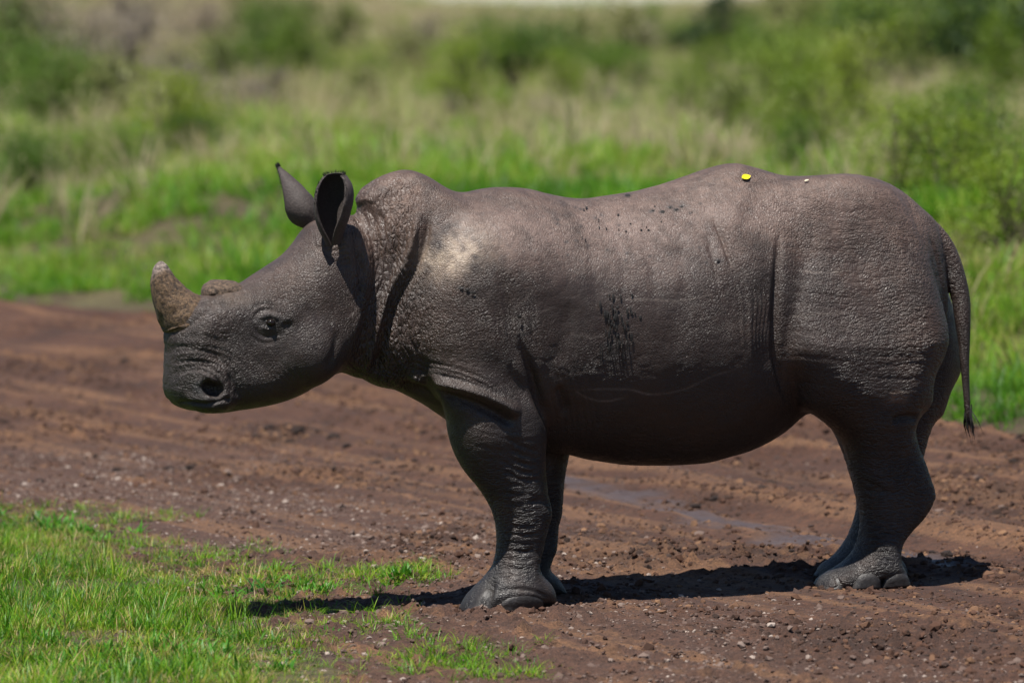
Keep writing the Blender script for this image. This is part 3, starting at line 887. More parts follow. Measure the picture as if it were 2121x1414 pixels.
# ---- legs (outline on the plane of the leg itself)
def leg_tab(rows): return sorted(rows)
front_px = [(925, 830), (924, 880), (934, 920), (950, 955), (970, 985), (994, 1015), (1011, 1042), (1023, 1072), (1029, 1104), (1031, 1140), (1024, 1170), (1008, 1192), (988, 1213), (970, 1236), (961, 1256),
            (964, 1272), (1000, 1276), (1060, 1272), (1110, 1262), (1140, 1251), (1145, 1232), (1136, 1206), (1119, 1186), (1113, 1170), (1121, 1140), (1130, 1102), (1139, 1068), (1137, 1046), (1128, 1012), (1123, 970),
            (1123, 930), (1124, 890), (1122, 850), (1105, 800), (1060, 770), (980, 770)]
ft = [(0.0, .10, .135, -.165), (.06, .10, .14, -.165), (.13, .075, .105, -.165), (.20, .062, .085, -.165), (.35, .085, .10, -.17), (.48, .11, .115, -.175), (.60, .13, .125, -.185), (.75, .15, .125, -.185)]
inflate(front_px, -STANCE, ft, 'z', 0.022, blur=3)
farfront_px = [(990, 850), (1000, 940), (1020, 990), (1045, 1035), (1058, 1080), (1062, 1110), (1060, 1140), (1048, 1165), (1030, 1185), (1010, 1205), (994, 1228), (992, 1242),
               (1030, 1244), (1090, 1243), (1140, 1240), (1163, 1232), (1165, 1218), (1150, 1194), (1134, 1176), (1138, 1160), (1148, 1136), (1153, 1095), (1162, 1062), (1163, 1042), (1166, 1000), (1172, 960), (1178, 920), (1170, 860), (1080, 800)]
inflate(farfront_px, STANCE, [(a, r, w, -c) for a, r, w, c in ft], 'z', 0.022, blur=3)
hind_px = [(1640, 440), (1622, 480), (1609, 520), (1601, 580), (1598, 640), (1600, 700), (1608, 752), (1626, 800), (1648, 836), (1667, 850), (1692, 862), (1718, 881), (1741, 910), (1757, 945), (1767, 985), (1777, 1022), (1785, 1060), (1783, 1100), (1772, 1138),
           (1744, 1168), (1712, 1186), (1696, 1206), (1698, 1222), (1750, 1226), (1810, 1226), (1866, 1222), (1874, 1206), (1868, 1180), (1859, 1157), (1862, 1130), (1880, 1104), (1908, 1072), (1926, 1040), (1930, 1018), (1916, 976), (1906, 950),
           (1894, 925), (1889, 890), (1896, 868), (1920, 838), (1945, 786), (1964, 740), (1973, 700), (1970, 655), (1958, 590), (1942, 520), (1915, 460), (1860, 425), (1780, 400), (1700, 405)]
hl = [-.27 if v < 800 else (-.19 if v < 900 else -STANCE) for u, v in hind_px]
ht = [(0.0, .09, .125, -.165), (.06, .09, .13, -.165), (.12, .075, .105, -.165), (.19, .065, .088, -.165), (.32, .085, .10, -.168), (.44, .095, .115, -.172), (.56, .12, .155, -.185), (.68, .16, .185, -.19), (.85, .16, .195, -.19), (1.05, .17, .168, -.165), (1.3, .18, .11, -.13)]
inflate(hind_px, hl, ht, 'z', 0.018, blur=4, pw=2.05)
# the far hind leg stands at the same spot, a little further back at the thigh
farhind_px = [(1640 - 40, 440), (1600, 560), (1600, 700), (1640, 830), (1700, 862), (1730, 890), (1750, 930), (1762, 975), (1772, 1010), (1779, 1045), (1770, 1085), (1756, 1120), (1735, 1148),
              (1709, 1168), (1698, 1188), (1700, 1200), (1750, 1202), (1810, 1202), (1862, 1200), (1872, 1190), (1866, 1165), (1850, 1140), (1855, 1110), (1875, 1080), (1900, 1045), (1910, 1015), (1905, 985),
              (1906, 955), (1911, 936), (1920, 902), (1926, 878), (1944, 858), (1960, 812), (1974, 772), (1978, 730), (1965, 660), (1940, 580), (1900, 480), (1800, 420), (1700, 410)]
farhind_l = [.2 if v < 800 else (.18 if v < 900 else STANCE) for u, v in farhind_px]
inflate(farhind_px, farhind_l, [(a, r, w, -c) for a, r, w, c in ht], 'z', 0.018, blur=4, pw=2.05)
# shoulder, chest, stifle
for sd in (-1, 1):
    ellipsoid(bp(1010, 640, sd * .2), (.20, .115, .30), .09, -.25)
    ellipsoid(bp(985, 800, sd * .2), (.15, .10, .10), .05, -.35)
    ellipsoid(bp(1730, 440, sd * .15), (.22, .09, .12), .12)
# toes
def toe(u, v, l, r, k=.018): ellipsoid(bp(u, v, l), r, k)
# ---- tail
tail = [(1890, 455, 22), (1930, 482, 24), (1958, 520, 24), (1978, 570, 22), (1990, 620, 20), (1994, 665, 17), (1997, 710, 13), (1998, 750, 10.5), (2001, 800, 8), (2004, 845, 7), (2007, 868, 6)]
tl = [-.02, -.02, -.03, -.04, -.05, -.06, -.06, -.06, -.06, -.06, -.06]
chain([bp(u, v, l) for (u, v, r), l in zip(tail, tl)], [r / 612 for u, v, r in tail], 0.02)
# nostrils, eye hollows
for sd in (-1, 1):
    ellipsoid(bp(412, 800, 0) + [0.0, sd * .168, 0], (.042, .055, .028), .014, -.45, op='sub')
    ellipsoid(bp(562, 670, 0) + [0.0, sd * .190, 0], (.025, .026, .015), .014, .3, op='sub')
# the soles stand flat on the ground
FLD = np.maximum(FLD, -(gz - 0.001)[None, None, :])

# ---- surface from the field
def surface_nets(F, o, h):
    ins = F < 0
    n = F.shape
    cnt = np.zeros((n[0] - 1, n[1] - 1, n[2] - 1), np.uint8)
    off = [(a, b, c) for a in (0, 1) for b in (0, 1) for c in (0, 1)]
    for a, b, c in off: cnt += ins[a:n[0] - 1 + a, b:n[1] - 1 + b, c:n[2] - 1 + c]
    act = (cnt > 0) & (cnt < 8)
    idx = np.argwhere(act)
    vals = np.stack([F[idx[:, 0] + a, idx[:, 1] + b, idx[:, 2] + c] for a, b, c in off], 1)
    acc = np.zeros((len(idx), 3)); num = np.zeros(len(idx))
    for i in range(8):
        for j in range(i + 1, 8):
            df = [off[j][k] - off[i][k] for k in range(3)]
            if sum(abs(v) for v in df) != 1: continue
            a, b = vals[:, i], vals[:, j]
            cr = (a < 0) != (b < 0)
            t = np.where(cr, a / np.where(cr, a - b, 1), 0)
            acc += np.where(cr[:, None], np.array(off[i]) + t[:, None] * np.array(df), 0); num += cr
    V = (idx + acc / num[:, None]) * h + np.array(o)
    cid = np.full(cnt.shape, -1, np.int32); cid[act] = np.arange(len(idx))
    faces = []
    for ax in range(3):
        sl0 = [slice(1, -1)] * 3; sl1 = [slice(1, -1)] * 3
        sl0[ax] = slice(0, n[ax] - 1); sl1[ax] = slice(1, n[ax])
        a, b = ins[tuple(sl0)], ins[tuple(sl1)]
        e = np.argwhere(a != b)
        base = e.copy()
        for k in range(3):
            if k != ax: base[:, k] += 1
        u, w = (ax + 1) % 3, (ax + 2) % 3
        def cell(du, dw):
            q = base.copy(); q[:, u] -= du; q[:, w] -= dw
            return cid[q[:, 0], q[:, 1], q[:, 2]]
        quad = np.stack([cell(1, 1), cell(0, 1), cell(0, 0), cell(1, 0)], 1)
        flip = ~a[e[:, 0], e[:, 1], e[:, 2]]
        quad[flip] = quad[flip][:, ::-1]
        faces.append(quad[(quad >= 0).all(1)])
    return V, np.concatenate(faces)

V, Q = surface_nets(FLD, (S0, L0, Z0), HG)
GRAD = np.gradient(FLD, HG)

def tri(F, P):
    p = (P - np.array([S0, L0, Z0])) / HG
    i = np.floor(p).astype(int)
    i = np.clip(i, 0, np.array(F.shape) - 2); f = p - i
    r = 0
    for a in (0, 1):
        for b in (0, 1):
            for c in (0, 1):
                w = (f[:, 0] if a else 1 - f[:, 0]) * (f[:, 1] if b else 1 - f[:, 1]) * (f[:, 2] if c else 1 - f[:, 2])
                r = r + w * F[i[:, 0] + a, i[:, 1] + b, i[:, 2] + c]
    return r

def normals(P):
    g = np.stack([tri(G, P) for G in GRAD], 1)
    return g / (np.linalg.norm(g, axis=1, keepdims=True) + 1e-9), np.linalg.norm(g, axis=1)

for _ in range(2):
    nrm, gl_ = normals(V)
    V = V - nrm * (np.clip(tri(FLD, V) / np.maximum(gl_, .3), -.006, .006))[:, None]
# split every face in four and bring the new points onto the surface
def refine(V, Q):
    E = np.concatenate([np.stack([Q[:, i], Q[:, (i + 1) % 4]], 1) for i in range(4)])
    E.sort(axis=1)
    n = len(V)
    key = E[:, 0].astype(np.int64) * n + E[:, 1]
    u, inv = np.unique(key, return_inverse=True)
    ev = (V[u // n] + V[u % n]) / 2
    m = len(Q)
    fv = V[Q].mean(1)
    e = [n + inv[i * m:(i + 1) * m] for i in range(4)]
    c = n + len(u) + np.arange(m)
    Q2 = np.concatenate([np.stack([Q[:, i], e[i], c, e[i - 1]], 1) for i in range(4)])
    return np.concatenate([V, ev, fv]), Q2
V, Q = refine(V, Q)
for _ in range(2):
    nrm, gl_ = normals(V)
    V = V - nrm * (np.clip(tri(FLD, V) / np.maximum(gl_, .3), -.004, .004))[:, None]
skin = make_mesh('body', V, Q)
nv = len(V)
NR, _ = normals(V)
del GRAD

# ---- folds and creases: strokes on the side view (s, z)
HS = 0.004
ds = np.arange(S0, S1, HS, dtype=np.float32); dz = np.arange(Z0, Z1, HS, dtype=np.float32)
DSS, DZZ = np.meshgrid(ds, dz, indexing='ij')
DISP = np.zeros(DSS.shape, np.float32)
PX = 1 / 612.0

def stroke(uv, l, depth, sig, roll=0.0, rolloff=1.8, fade=0.15, into=None):
    """a groove (depth>0) or ridge (depth<0) of half-width sig px; roll>0 raises a roll on the left of the stroke"""
    global DISP
    pts = catmull(body(uv, l), 8, False)
    m = sig * PX * 5
    i0 = max(int((pts[:, 0].min() - m - S0) / HS), 0); i1 = int((pts[:, 0].max() + m - S0) / HS) + 1
    k0 = max(int((pts[:, 1].min() - m - Z0) / HS), 0); k1 = int((pts[:, 1].max() + m - Z0) / HS) + 1
    S = DSS[i0:i1, k0:k1]; Z = DZZ[i0:i1, k0:k1]
    d, t = seg_dist(S, Z, pts, False)
    w = sstep(t, 0, fade) * (1 - sstep(t, 1 - fade, 1))
    s = sig * PX
    out = -depth * np.exp(-(d / s) ** 2) * w
    if roll:
        # side of the stroke
        j = np.clip((t * (len(pts) - 1)).astype(int), 0, len(pts) - 2)
        tx = pts[j + 1, 0] - pts[j, 0]; tz = pts[j + 1, 1] - pts[j, 1]
        side = np.sign(tx * (Z - pts[j, 1]) - tz * (S - pts[j, 0]))
        out = out + np.where(side * np.sign(roll) > 0, abs(roll), 0) * np.exp(-((d - rolloff * s) / (1.1 * s)) ** 2) * w
    if into is None: DISP[i0:i1, k0:k1] += out
    else: into[i0:i1, k0:k1] = np.maximum(into[i0:i1, k0:k1], (np.exp(-(d / s) ** 2) * w))
    return

NK = -.215      # lateral offset of the near side of the neck
# the big collar fold from the shoulder hump down to the throat
stroke([(905, 430), (893, 475), (876, 530), (858, 575), (838, 620), (822, 665), (812, 710), (806, 755), (808, 800)], NK, .013, 7, roll=-.017, rolloff=3.2, fade=.16)
stroke([(742, 420), (765, 440), (790, 490), (800, 530), (795, 590), (775, 650), (762, 710), (758, 770)], NK, .012, 12, roll=-.006, fade=.2)
stroke([(728, 430), (742, 480), (752, 540), (752, 600), (742, 660)], -.19, .009, 9, fade=.2)
stroke([(835, 470), (832, 520), (815, 580), (795, 640), (783, 700), (778, 760)], NK, .006, 8, fade=.2)
# fold over the top of the fore leg and the crease behind the elbow
stroke([(868, 800), (900, 812), (940, 824), (985, 838), (1030, 858), (1062, 880)], -.29, .020, 11, roll=.022, rolloff=2.0, fade=.14)
stroke([(905, 780), (950, 787), (1000, 803), (1040, 828)], -.30, .006, 7, fade=.2)
stroke([(885, 790), (935, 803), (985, 818), (1030, 840)], -.30, .004, 5, fade=.2)
stroke([(1068, 690), (1090, 745), (1108, 790), (1122, 830), (1142, 870), (1168, 915)], -.31, .020, 11, roll=-.006, fade=.35)
stroke([(1165, 800), (1180, 830), (1195, 870)], -.34, .012, 9, fade=.3)
stroke([(1020, 520), (1045, 600), (1055, 660), (1065, 720), (1090, 780)], -.32, .006, 16, fade=.25)
stroke([(1180, 620), (1175, 700), (1160, 760)], -.34, .006, 18, fade=.3)
# ribs and flank
for x, a in ((1240, .0030), (1300, .0035), (1360, .0035), (1420, .003)):
    stroke([(x + 15, 440), (x + 5, 520), (x, 600), (x + 5, 680)], -.355, a, 13, fade=.35)
stroke([(1505, 450), (1512, 490), (1518, 530), (1524, 560)], -.355, .012, 5, fade=.3)
stroke([(1484, 480), (1487, 540), (1488, 600)], -.355, .006, 7, fade=.35)
stroke([(1628, 465), (1614, 515), (1603, 590), (1598, 660), (1604, 740), (1624, 800), (1655, 845)], -.29, .018, 9, fade=.3)
stroke([(1612, 500), (1590, 580), (1580, 660), (1584, 740), (1605, 810)], -.29, .010, 34, fade=.3)
stroke([(1120, 700), (1150, 770), (1180, 850), (1200, 910)], -.32, .007, 34, fade=.35)
# hip hollow and back ridge
stroke([(1560, 420), (1600, 470), (1580, 560)], -.33, .008, 40, fade=.3)
# rump edge beside the tail
stroke([(1922, 478), (1942, 530), (1958, 600), (1968, 660), (1966, 720), (1950, 780), (1928, 828)], -.16, .010, 7, fade=.15)
# knees and hock folds
stroke([(1820, 868), (1850, 860), (1882, 862)], -.24, .014, 8, fade=.2)
for q in range(6):
    v0 = 1082 + q * 17
    stroke([(1022, v0), (1050, v0 + 7), (1085, v0 + 9), (1118, v0 + 3)], -.24, .0030, 4.5, fade=.35)
for q in range(6):
    v0 = 1078 + q * 13
    stroke([(1790 - q * 4, v0), (1815, v0 - 4), (1845, v0 + 6)], -.24, .0045, 4, fade=.3)
for q in range(5):
    stroke([(1040, 905 + q * 17), (1080, 925 + q * 17), (1122, 938 + q * 14)], -.28, .0045, 5, fade=.3)
stroke([(1770, 990), (1800, 1000), (1835, 1022)], -.24, .007, 6, fade=.3)
stroke([(1780, 1010), (1820, 1020), (1870, 1015)], -.24, .006, 6, fade=.3)
stroke([(1145, 1050), (1120, 1035), (1090, 1040)], -.26, .006, 8, fade=.3)
# toes: clefts
stroke([(1016, 1276), (1014, 1250), (1020, 1225), (1034, 1200)], -.27, .024, 5, fade=.2)
stroke([(1024, 1228), (1060, 1220), (1100, 1222), (1138, 1236)], -.29, .006, 4, fade=.2)
stroke([(968, 1232), (985, 1222), (1008, 1226)], -.25, .006, 4, fade=.2)
stroke([(1746, 1222), (1742, 1195), (1756, 1170)], -.27, .016, 6, fade=.25)
stroke([(1830, 1222), (1828, 1195)], -.27, .012, 6, fade=.25)
# head: eyelids, muzzle, mouth
HD = -.17
stroke([(528, 668), (538, 650), (557, 641), (580, 646), (595, 662)], HD, .0055, 5, fade=.25)
stroke([(531, 678), (544, 694), (562, 698), (586, 689)], HD, .0045, 4.5, fade=.25)
stroke([(542, 663), (554, 654), (570, 654), (579, 663)], HD, -.006, 5, fade=.25)
stroke([(545, 676), (557, 682), (571, 679)], HD, -.005, 4, fade=.25)
stroke([(522, 654), (536, 636), (557, 630), (584, 636)], HD, .004, 4, fade=.3)
stroke([(518, 686), (536, 705), (557, 711), (592, 703)], HD, .003, 4, fade=.3)
stroke([(372, 846), (395, 836), (425, 838), (450, 830), (470, 826), (478, 832)], -.15, .012, 4.5, fade=.15)
stroke([(350, 735), (385, 722), (425, 726), (460, 744), (490, 770)], -.15, .0035, 6, fade=.2)
stroke([(352, 768), (380, 750), (420, 752), (450, 770), (470, 800)], -.15, .004, 6, fade=.2)
stroke([(362, 800), (372, 778), (400, 766), (432, 772), (456, 796), (462, 818)], -.15, .0045, 5, fade=.2)
stroke([(350, 705), (400, 698), (450, 706), (500, 720)], -.15, .002, 6, fade=.25)
stroke([(385, 776), (410, 770), (438, 782), (446, 802)], -.15, -.005, 5, fade=.25)
stroke([(470, 770), (490, 800), (500, 830)], -.15, .006, 8, fade=.3)
for q in range(6):
    e = 40 + q * 13
    stroke([(412 + e * math.cos(a) * 1.05, 800 - e * math.sin(a) * .8) for a in np.linspace(3.3, -.5, 9)], -.15, .0034 - .0003 * q, 3.0, fade=.2)
for q in range(5):
    stroke([(346 + q * 3, 765 + q * 15), (362, 772 + q * 14), (380, 774 + q * 14)], -.13, .003, 3, fade=.3)
stroke([(430, 640), (400, 668), (370, 688), (345, 698)], -.12, .008, 7, fade=.2)
stroke([(420, 618), (440, 630), (470, 630), (500, 618)], -.11, .006, 6, fade=.2)
for q in range(5):
    stroke([(655 + q * 9, 505 + q * 7), (675 + q * 8, 512 + q * 9), (700 + q * 7, 508 + q * 10), (730, 500 + q * 12)], -.18, .0045, 4, fade=.3)
stroke([(700, 680), (690, 730), (672, 765)], -.18, .006, 9, fade=.3)

# finer families of creases
for q in range(9):
    o = q * 17 + rng.normal(0, 3)
    stroke([(752 + o, 400 + o * .25), (775 + o * .85, 470 + o * .15), (782 + o * .62, 560), (760 + o * .55, 650), (742 + o * .50, 740)], NK, .0035, 3.2, fade=.25)
for q in range(8):
    o = q * 12 + rng.normal(0, 2)
    stroke([(1000 + o, 560), (1022 + o, 640), (1030 + o, 710), (1062 + o * .9, 790)], -.32, .0024, 3.5, fade=.35)
for q in range(7):
    o = q * 11
    stroke([(872 + o * .4, 742 + o), (905, 752 + o), (950, 764 + o), (1000, 784 + o), (1040, 812 + o)], -.30, .0034, 3.2, fade=.3)
for q in range(7):
    o = q * 13 + rng.normal(0, 2)
    stroke([(1130 + o, 740), (1150 + o, 800), (1172 + o, 860), (1190 + o, 915)], -.33, .0028, 4, fade=.35)
for q in range(9):
    o = q * 11 + rng.normal(0, 2)
    stroke([(1508 + o, 540 + q * 5), (1526 + o, 620), (1530 + o * .8, 700), (1548 + o * .7, 780)], -.335, .0030, 3.6, fade=.35)
for q in range(12):
    v0 = 500 + q * 27 + rng.normal(0, 4)
    stroke([(1618, v0), (1660, v0 - 4), (1720, v0 + 3), (1790, v0 + 14)], -.35, .0012, 4, fade=.4)
for q in range(10):
    v0 = 640 + q * 22 + rng.normal(0, 4)
    stroke([(1760, v0), (1830, v0 + 10), (1900, v0 + 6), (1950, v0 - 6)], -.34, .0011, 4, fade=.4)
for q in range(9):
    v0 = 870 + q * 22 + rng.normal(0, 3)
    stroke([(950 + q * 9, v0), (1010 + q * 3, v0 + 14), (1070, v0 + 24), (1118, v0 + 22)], -.28, .0014, 4, fade=.35)
for q in range(8):
    v0 = 880 + q * 20 + rng.normal(0, 3)
    stroke([(1745 + q * 3, v0), (1800, v0 + 12), (1860, v0 + 8), (1900, v0 - 2)], -.27, .0013, 4, fade=.35)
for q in range(6):
    stroke([(520 + q * 22, 730 + q * 6), (560 + q * 16, 770 + q * 3), (590 + q * 14, 805 - q * 4)], -.17, .0018, 3.5, fade=.35)

def samp(D, s, z):
    p = np.clip((s - S0) / HS, 0, D.shape[0] - 1.001); q = np.clip((z - Z0) / HS, 0, D.shape[1] - 1.001)
    i = p.astype(int); j = q.astype(int); f = p - i; g = q - j
    return (D[i, j] * (1 - f) * (1 - g) + D[i + 1, j] * f * (1 - g) + D[i, j + 1] * (1 - f) * g + D[i + 1, j + 1] * f * g)

s_, l_, z_ = V[:, 0], V[:, 1], V[:, 2]
side_w = sstep(np.abs(NR[:, 1]), 0.12, 0.55)
W3 = np.array([ORG[0], ORG[1]]) + s_[:, None] * AX + l_[:, None] * LX
UV = project(np.column_stack([W3, z_]))           # where the near side shows in the photograph's measure
U_, V_ = UV[:, 0], UV[:, 1]
dstroke = samp(DISP, s_, z_) * side_w
disp = np.zeros(nv)
# wrinkle zones
neckz = sstep(s_, tt(660), tt(730)) * (1 - sstep(s_, tt(790), tt(880)))
legz = 1 - sstep(z_, .42, .62)
rumpz = sstep(s_, tt(1590), tt(1680))
headz = 1 - sstep(s_, tt(640), tt(720))
tailz = sstep(s_, sx(1950), sx(1972)) * (z_ > .5)
def ridged(x, y, z, seed):
    return 1 - np.abs(fbm(x, y, z, 2, seed)) * 2.2
warp = fbm(s_ * 5, l_ * 5, z_ * 5, 2, 3) * .06
n_ver = ridged((s_ + warp + z_ * .25) * 42, l_ * 16, z_ * 7, 11)
n_hor = ridged(s_ * 9, l_ * 14, (z_ + warp * .6 + .10 * s_) * 42, 12)
n_iso = ridged(s_ * 24, l_ * 24, z_ * 24, 13)
sole = sstep(z_, .06, .14)
disp += -np.clip(n_ver, 0, 1) ** 3 * .0050 * neckz * side_w
disp += -np.clip(n_hor, 0, 1) ** 3 * .0018 * np.maximum(.8 * legz * sole, .7 * rumpz * (1 - legz))
disp += -np.clip(n_iso, 0, 1) ** 4 * .0010 * (1 - headz)
disp += -np.clip(ridged(s_ * 30, l_ * 24, (z_ + .3 * s_) * 44, 15), 0, 1) ** 3 * .0018 * (1 - sstep(s_, tt(440), tt(520)))
disp += fbm(s_ * 6, l_ * 6, z_ * 6, 2, 20) * .005
disp *= 1 - .9 * tailz
dstroke *= 1 - .95 * tailz
disp = disp * sstep(z_, .03, .12) + dstroke * (z_ > .012)
V2 = V + NR * disp[:, None]
skin.vertices.foreach_set('co', V2.astype(np.float32).ravel())

# ---- skin colour: dried mud, dusting, tick marks, scratches, plus painted sheen and belly shade
n1 = fbm(s_ * 2.2, l_ * 2.2, z_ * 2.2, 4, 31); n2 = fbm(s_ * 9, l_ * 9, z_ * 9, 4, 32); n3 = fbm(s_ * 30, l_ * 30, z_ * 30, 3, 33)
base = np.array([.030, .0180, .0135]); dark = np.array([.0105, .0088, .0085]); dust_sheen = np.array([.125, .079, .059]); brown = np.array([.066, .036, .0235])
C = np.tile(base, (nv, 1)) * (1 + .25 * n2[:, None])
def blend(c, w): 
    global C
    C = C * (1 - w[:, None]) + np.asarray(c) * w[:, None]
def blob(u, v, ru, rv, rot=0.0):
    du, dv = (U_ - u), (V_ - v)
    c_, s__ = math.cos(rot), math.sin(rot)
    a, b = (du * c_ + dv * s__) / ru, (-du * s__ + dv * c_) / rv
    return np.exp(-(a * a + b * b))
mud_shade_line = .74 + .18 * n1 + .07 * n2                      # dark mud and painted belly shade reach up to here
blend(dark, .9 * (1 - sstep(z_, mud_shade_line - .30, mud_shade_line + .26)))
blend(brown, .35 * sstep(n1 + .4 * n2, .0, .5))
dust_sheen_w = np.clip(.62 * sstep(z_ + .10 * n1 + .06 * n2, 1.06, 1.34) * (1 - .5 * headz) + .75 * blob(945, 530, 75, 42, -.3) * (1 + n2) + .45 * blob(1110, 490, 130, 60, .15) + .35 * blob(1330, 470, 190, 70)
                + .25 * blob(1500, 420, 160, 60) + .30 * blob(860, 400, 80, 40) + .20 * blob(560, 590, 110, 40, -.5) + .25 * blob(1700, 400, 130, 40), 0, 1)  # dusting, with the highlights of the back painted in as pale blobs
blend(dust_sheen, np.clip(dust_sheen_w * (.75 + .5 * n3 + .4 * n2), 0, 1) * .85)
blend(np.array([.175, .124, .106]), np.clip(.75 * blob(1110, 485, 115, 58, .15) + .65 * blob(1345, 485, 180, 80) + .4 * blob(1560, 430, 130, 50) + .25 * blob(1760, 430, 120, 50), 0, 1) * np.clip(.7 + .7 * n2 + .4 * n3, 0, 1) * (l_ < .1))  # sheen of the upper flank painted as pale patches
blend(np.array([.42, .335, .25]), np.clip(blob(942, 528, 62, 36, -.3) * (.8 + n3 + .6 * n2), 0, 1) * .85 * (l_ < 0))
blend(np.array([.15, .10, .07]), np.clip(blob(1862, 822, 26, 16) * (.8 + 1.2 * n3), 0, 1) * .7 * (l_ < 0))
near = l_ < .02
spots = np.zeros(nv)
for i in range(14):
    u = 1245 + rng.random() * 70; spots = np.maximum(spots, .7 * blob(u, 725 + rng.random() * 20, 2.6, 26))
for i in range(22):
    u = 1150 + rng.random() * 320; spots = np.maximum(spots, .8 * blob(u, 420 + rng.random() * 130, 3.5, 3))
for u, v in ((1412, 428), (1400, 436), (1388, 430), (1370, 440), (1350, 438), (1300, 405), (1487, 540), (968, 600), (978, 606), (956, 596)):
    spots = np.maximum(spots, blob(u, v, 7, 4))
blend(np.array([.012, .011, .012]), np.clip(spots, 0, 1) * .9 * near)
SCR = np.zeros(DSS.shape, np.float32)
for line in ([(1064, 648), (1085, 626), (1112, 603)], [(1060, 662), (1110, 650), (1165, 634)], [(1250, 622), (1330, 620), (1410, 622), (1482, 606)],
             [(1190, 812), (1250, 808), (1310, 808), (1360, 818), (1420, 808), (1480, 778), (1540, 762)], [(1195, 806), (1230, 826), (1270, 832), (1310, 822)],
             [(1052, 686), (1075, 690), (1095, 684)], [(1015, 652), (1024, 664)], [(990, 664), (1022, 676)], [(640, 566), (672, 568), (706, 562)],
             [(1180, 690), (1230, 700), (1262, 692)], [(1640, 655), (1700, 650), (1760, 648)], [(1660, 560), (1710, 566), (1760, 560)]):
    stroke(line, -.35 if line[0][0] > 900 else -.18, 0, 1.4, fade=.2, into=SCR)
blend(np.array([.20, .165, .14]), np.clip(samp(SCR, s_, z_), 0, 1) * .55 * near * (.6 + .8 * np.clip(n2 + .3, 0, 1)))
blend(np.array([.02, .018, .018]), sstep(np.maximum(blob(416, 802, 26, 18), 0), .35, .8) * .85)
blend(np.array([.024, .021, .022]), blob(562, 672, 36, 24) * .6)
blend(np.array([.15, .105, .075]), np.clip(blob(470, 612, 45, 18) * (.8 + n3), 0, 1) * .6)
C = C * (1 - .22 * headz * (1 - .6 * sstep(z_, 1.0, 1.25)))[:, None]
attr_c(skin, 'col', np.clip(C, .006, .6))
wi = np.clip(.30 + .2 * n1 - .35 * headz * sstep(s_, tt(450), tt(520)), .1, 1) * (1 - .45 * neckz)
wh = np.clip(np.maximum(.85 * legz * sole, 0.65 * rumpz * (1 - sstep(z_, 1.15, 1.35))) + .3 * sstep(n1, .1, .5), 0, 1.5)
wv = np.clip(1.5 * neckz + .35 * sstep(s_, tt(1480), tt(1560)) * (1 - rumpz), 0, 1.6)
wh = wh * (1 - .75 * tailz)
attr_c(skin, 'wr', np.stack([wi * (1 - .5 * wh), wh, wv], 1))
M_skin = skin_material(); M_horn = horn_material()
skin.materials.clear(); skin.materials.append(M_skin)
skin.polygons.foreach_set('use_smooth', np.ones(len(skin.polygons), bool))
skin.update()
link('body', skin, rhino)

# ---- lofted horn
def loft(centers, radii, n=40, ring_noise=0.03, seed=0):
    """centers (m,3); radii (m,2): along the side view, and lateral"""
    Cn = np.asarray(centers); Rr = np.asarray(radii)
    m = len(Cn); T = np.gradient(Cn, axis=0); T /= np.linalg.norm(T, axis=1, keepdims=True)
    a = np.linspace(0, 2 * math.pi, n, endpoint=False)
    vs = []
    for i in range(m):
        e2 = np.array([0, 1., 0]); e1 = np.cross(e2, T[i]); e1 /= np.linalg.norm(e1)
        rr = 1 + ring_noise * vnoise(np.cos(a) * 3 + seed, np.sin(a) * 3, np.full(n, i * .35), seed)
        vs.append(Cn[i] + (np.cos(a) * Rr[i, 0] * rr)[:, None] * e1 + (np.sin(a) * Rr[i, 1] * rr)[:, None] * e2)
    vs = np.concatenate(vs)
    f = []
    for i in range(m - 1):
        for j in range(n):
            f.append((i * n + j, i * n + (j + 1) % n, (i + 1) * n + (j + 1) % n, (i + 1) * n + j))
    f.append(tuple(range(m * n - n, m * n)))
    return vs, f

left = catmull([(352, 712), (345, 694), (333, 672), (323, 642), (317, 610), (316, 578), (321, 554), (330, 541)], 5, False)
right = catmull([(424, 652), (424, 626), (404, 608), (384, 594), (366, 574), (354, 556), (346, 546), (337, 541)], 5, False)
mid = (left + right) / 2
half = np.linalg.norm(right - left, axis=1) / 2 * PX
m3 = np.array([bp(u, v, 0.0) for u, v in mid])
lat = half * np.interp(np.linspace(0, 1, len(half)), [0, .3, .7, 1], [1.25, 1.1, 1.0, 1.0])
hv_, hf_ = loft(m3, np.stack([half, lat], 1), 44, .05, 3)
hm = make_mesh('horn', hv_, hf_, M_horn)
tpar = np.repeat(np.linspace(0, 1, len(half)), 44)
nz_ = fbm(hv_[:, 0] * 20, hv_[:, 1] * 20, hv_[:, 2] * 20, 3, 5)
tp = sstep(tpar + .12 * nz_, .66, .88)[:, None]
attr_c(hm, 'col', np.array([.125, .078, .042]) * (1 - tp) + np.array([.25, .205, .18]) * tp)
tag(link('horn', hm, rhino), 'curved brown front horn with a pale worn tip')
top = catmull([(508, 600), (496, 589), (478, 582), (458, 579), (438, 581), (424, 590), (420, 600)], 5, False)
bot = catmull([(512, 622), (496, 630), (478, 634), (458, 634), (440, 630), (428, 622), (421, 612)], 5, False)
mid = (top + bot) / 2; half = np.linalg.norm(top - bot, axis=1) / 2 * PX
m3 = np.array([bp(u, v, 0.0) for u, v in mid])
lat = np.interp(np.linspace(0, 1, len(half)), [0, .3, .8, 1], [.06, .075, .06, .015])
hv_, hf_ = loft(m3, np.stack([half, lat], 1), 40, .08, 8)
hm = make_mesh('horn_stub', hv_, hf_, M_horn)
attr_c(hm, 'col', np.tile([.12, .082, .055], (len(hv_), 1)))
tag(link('horn_stub', hm, rhino), 'low rounded rear horn stub on the brow')

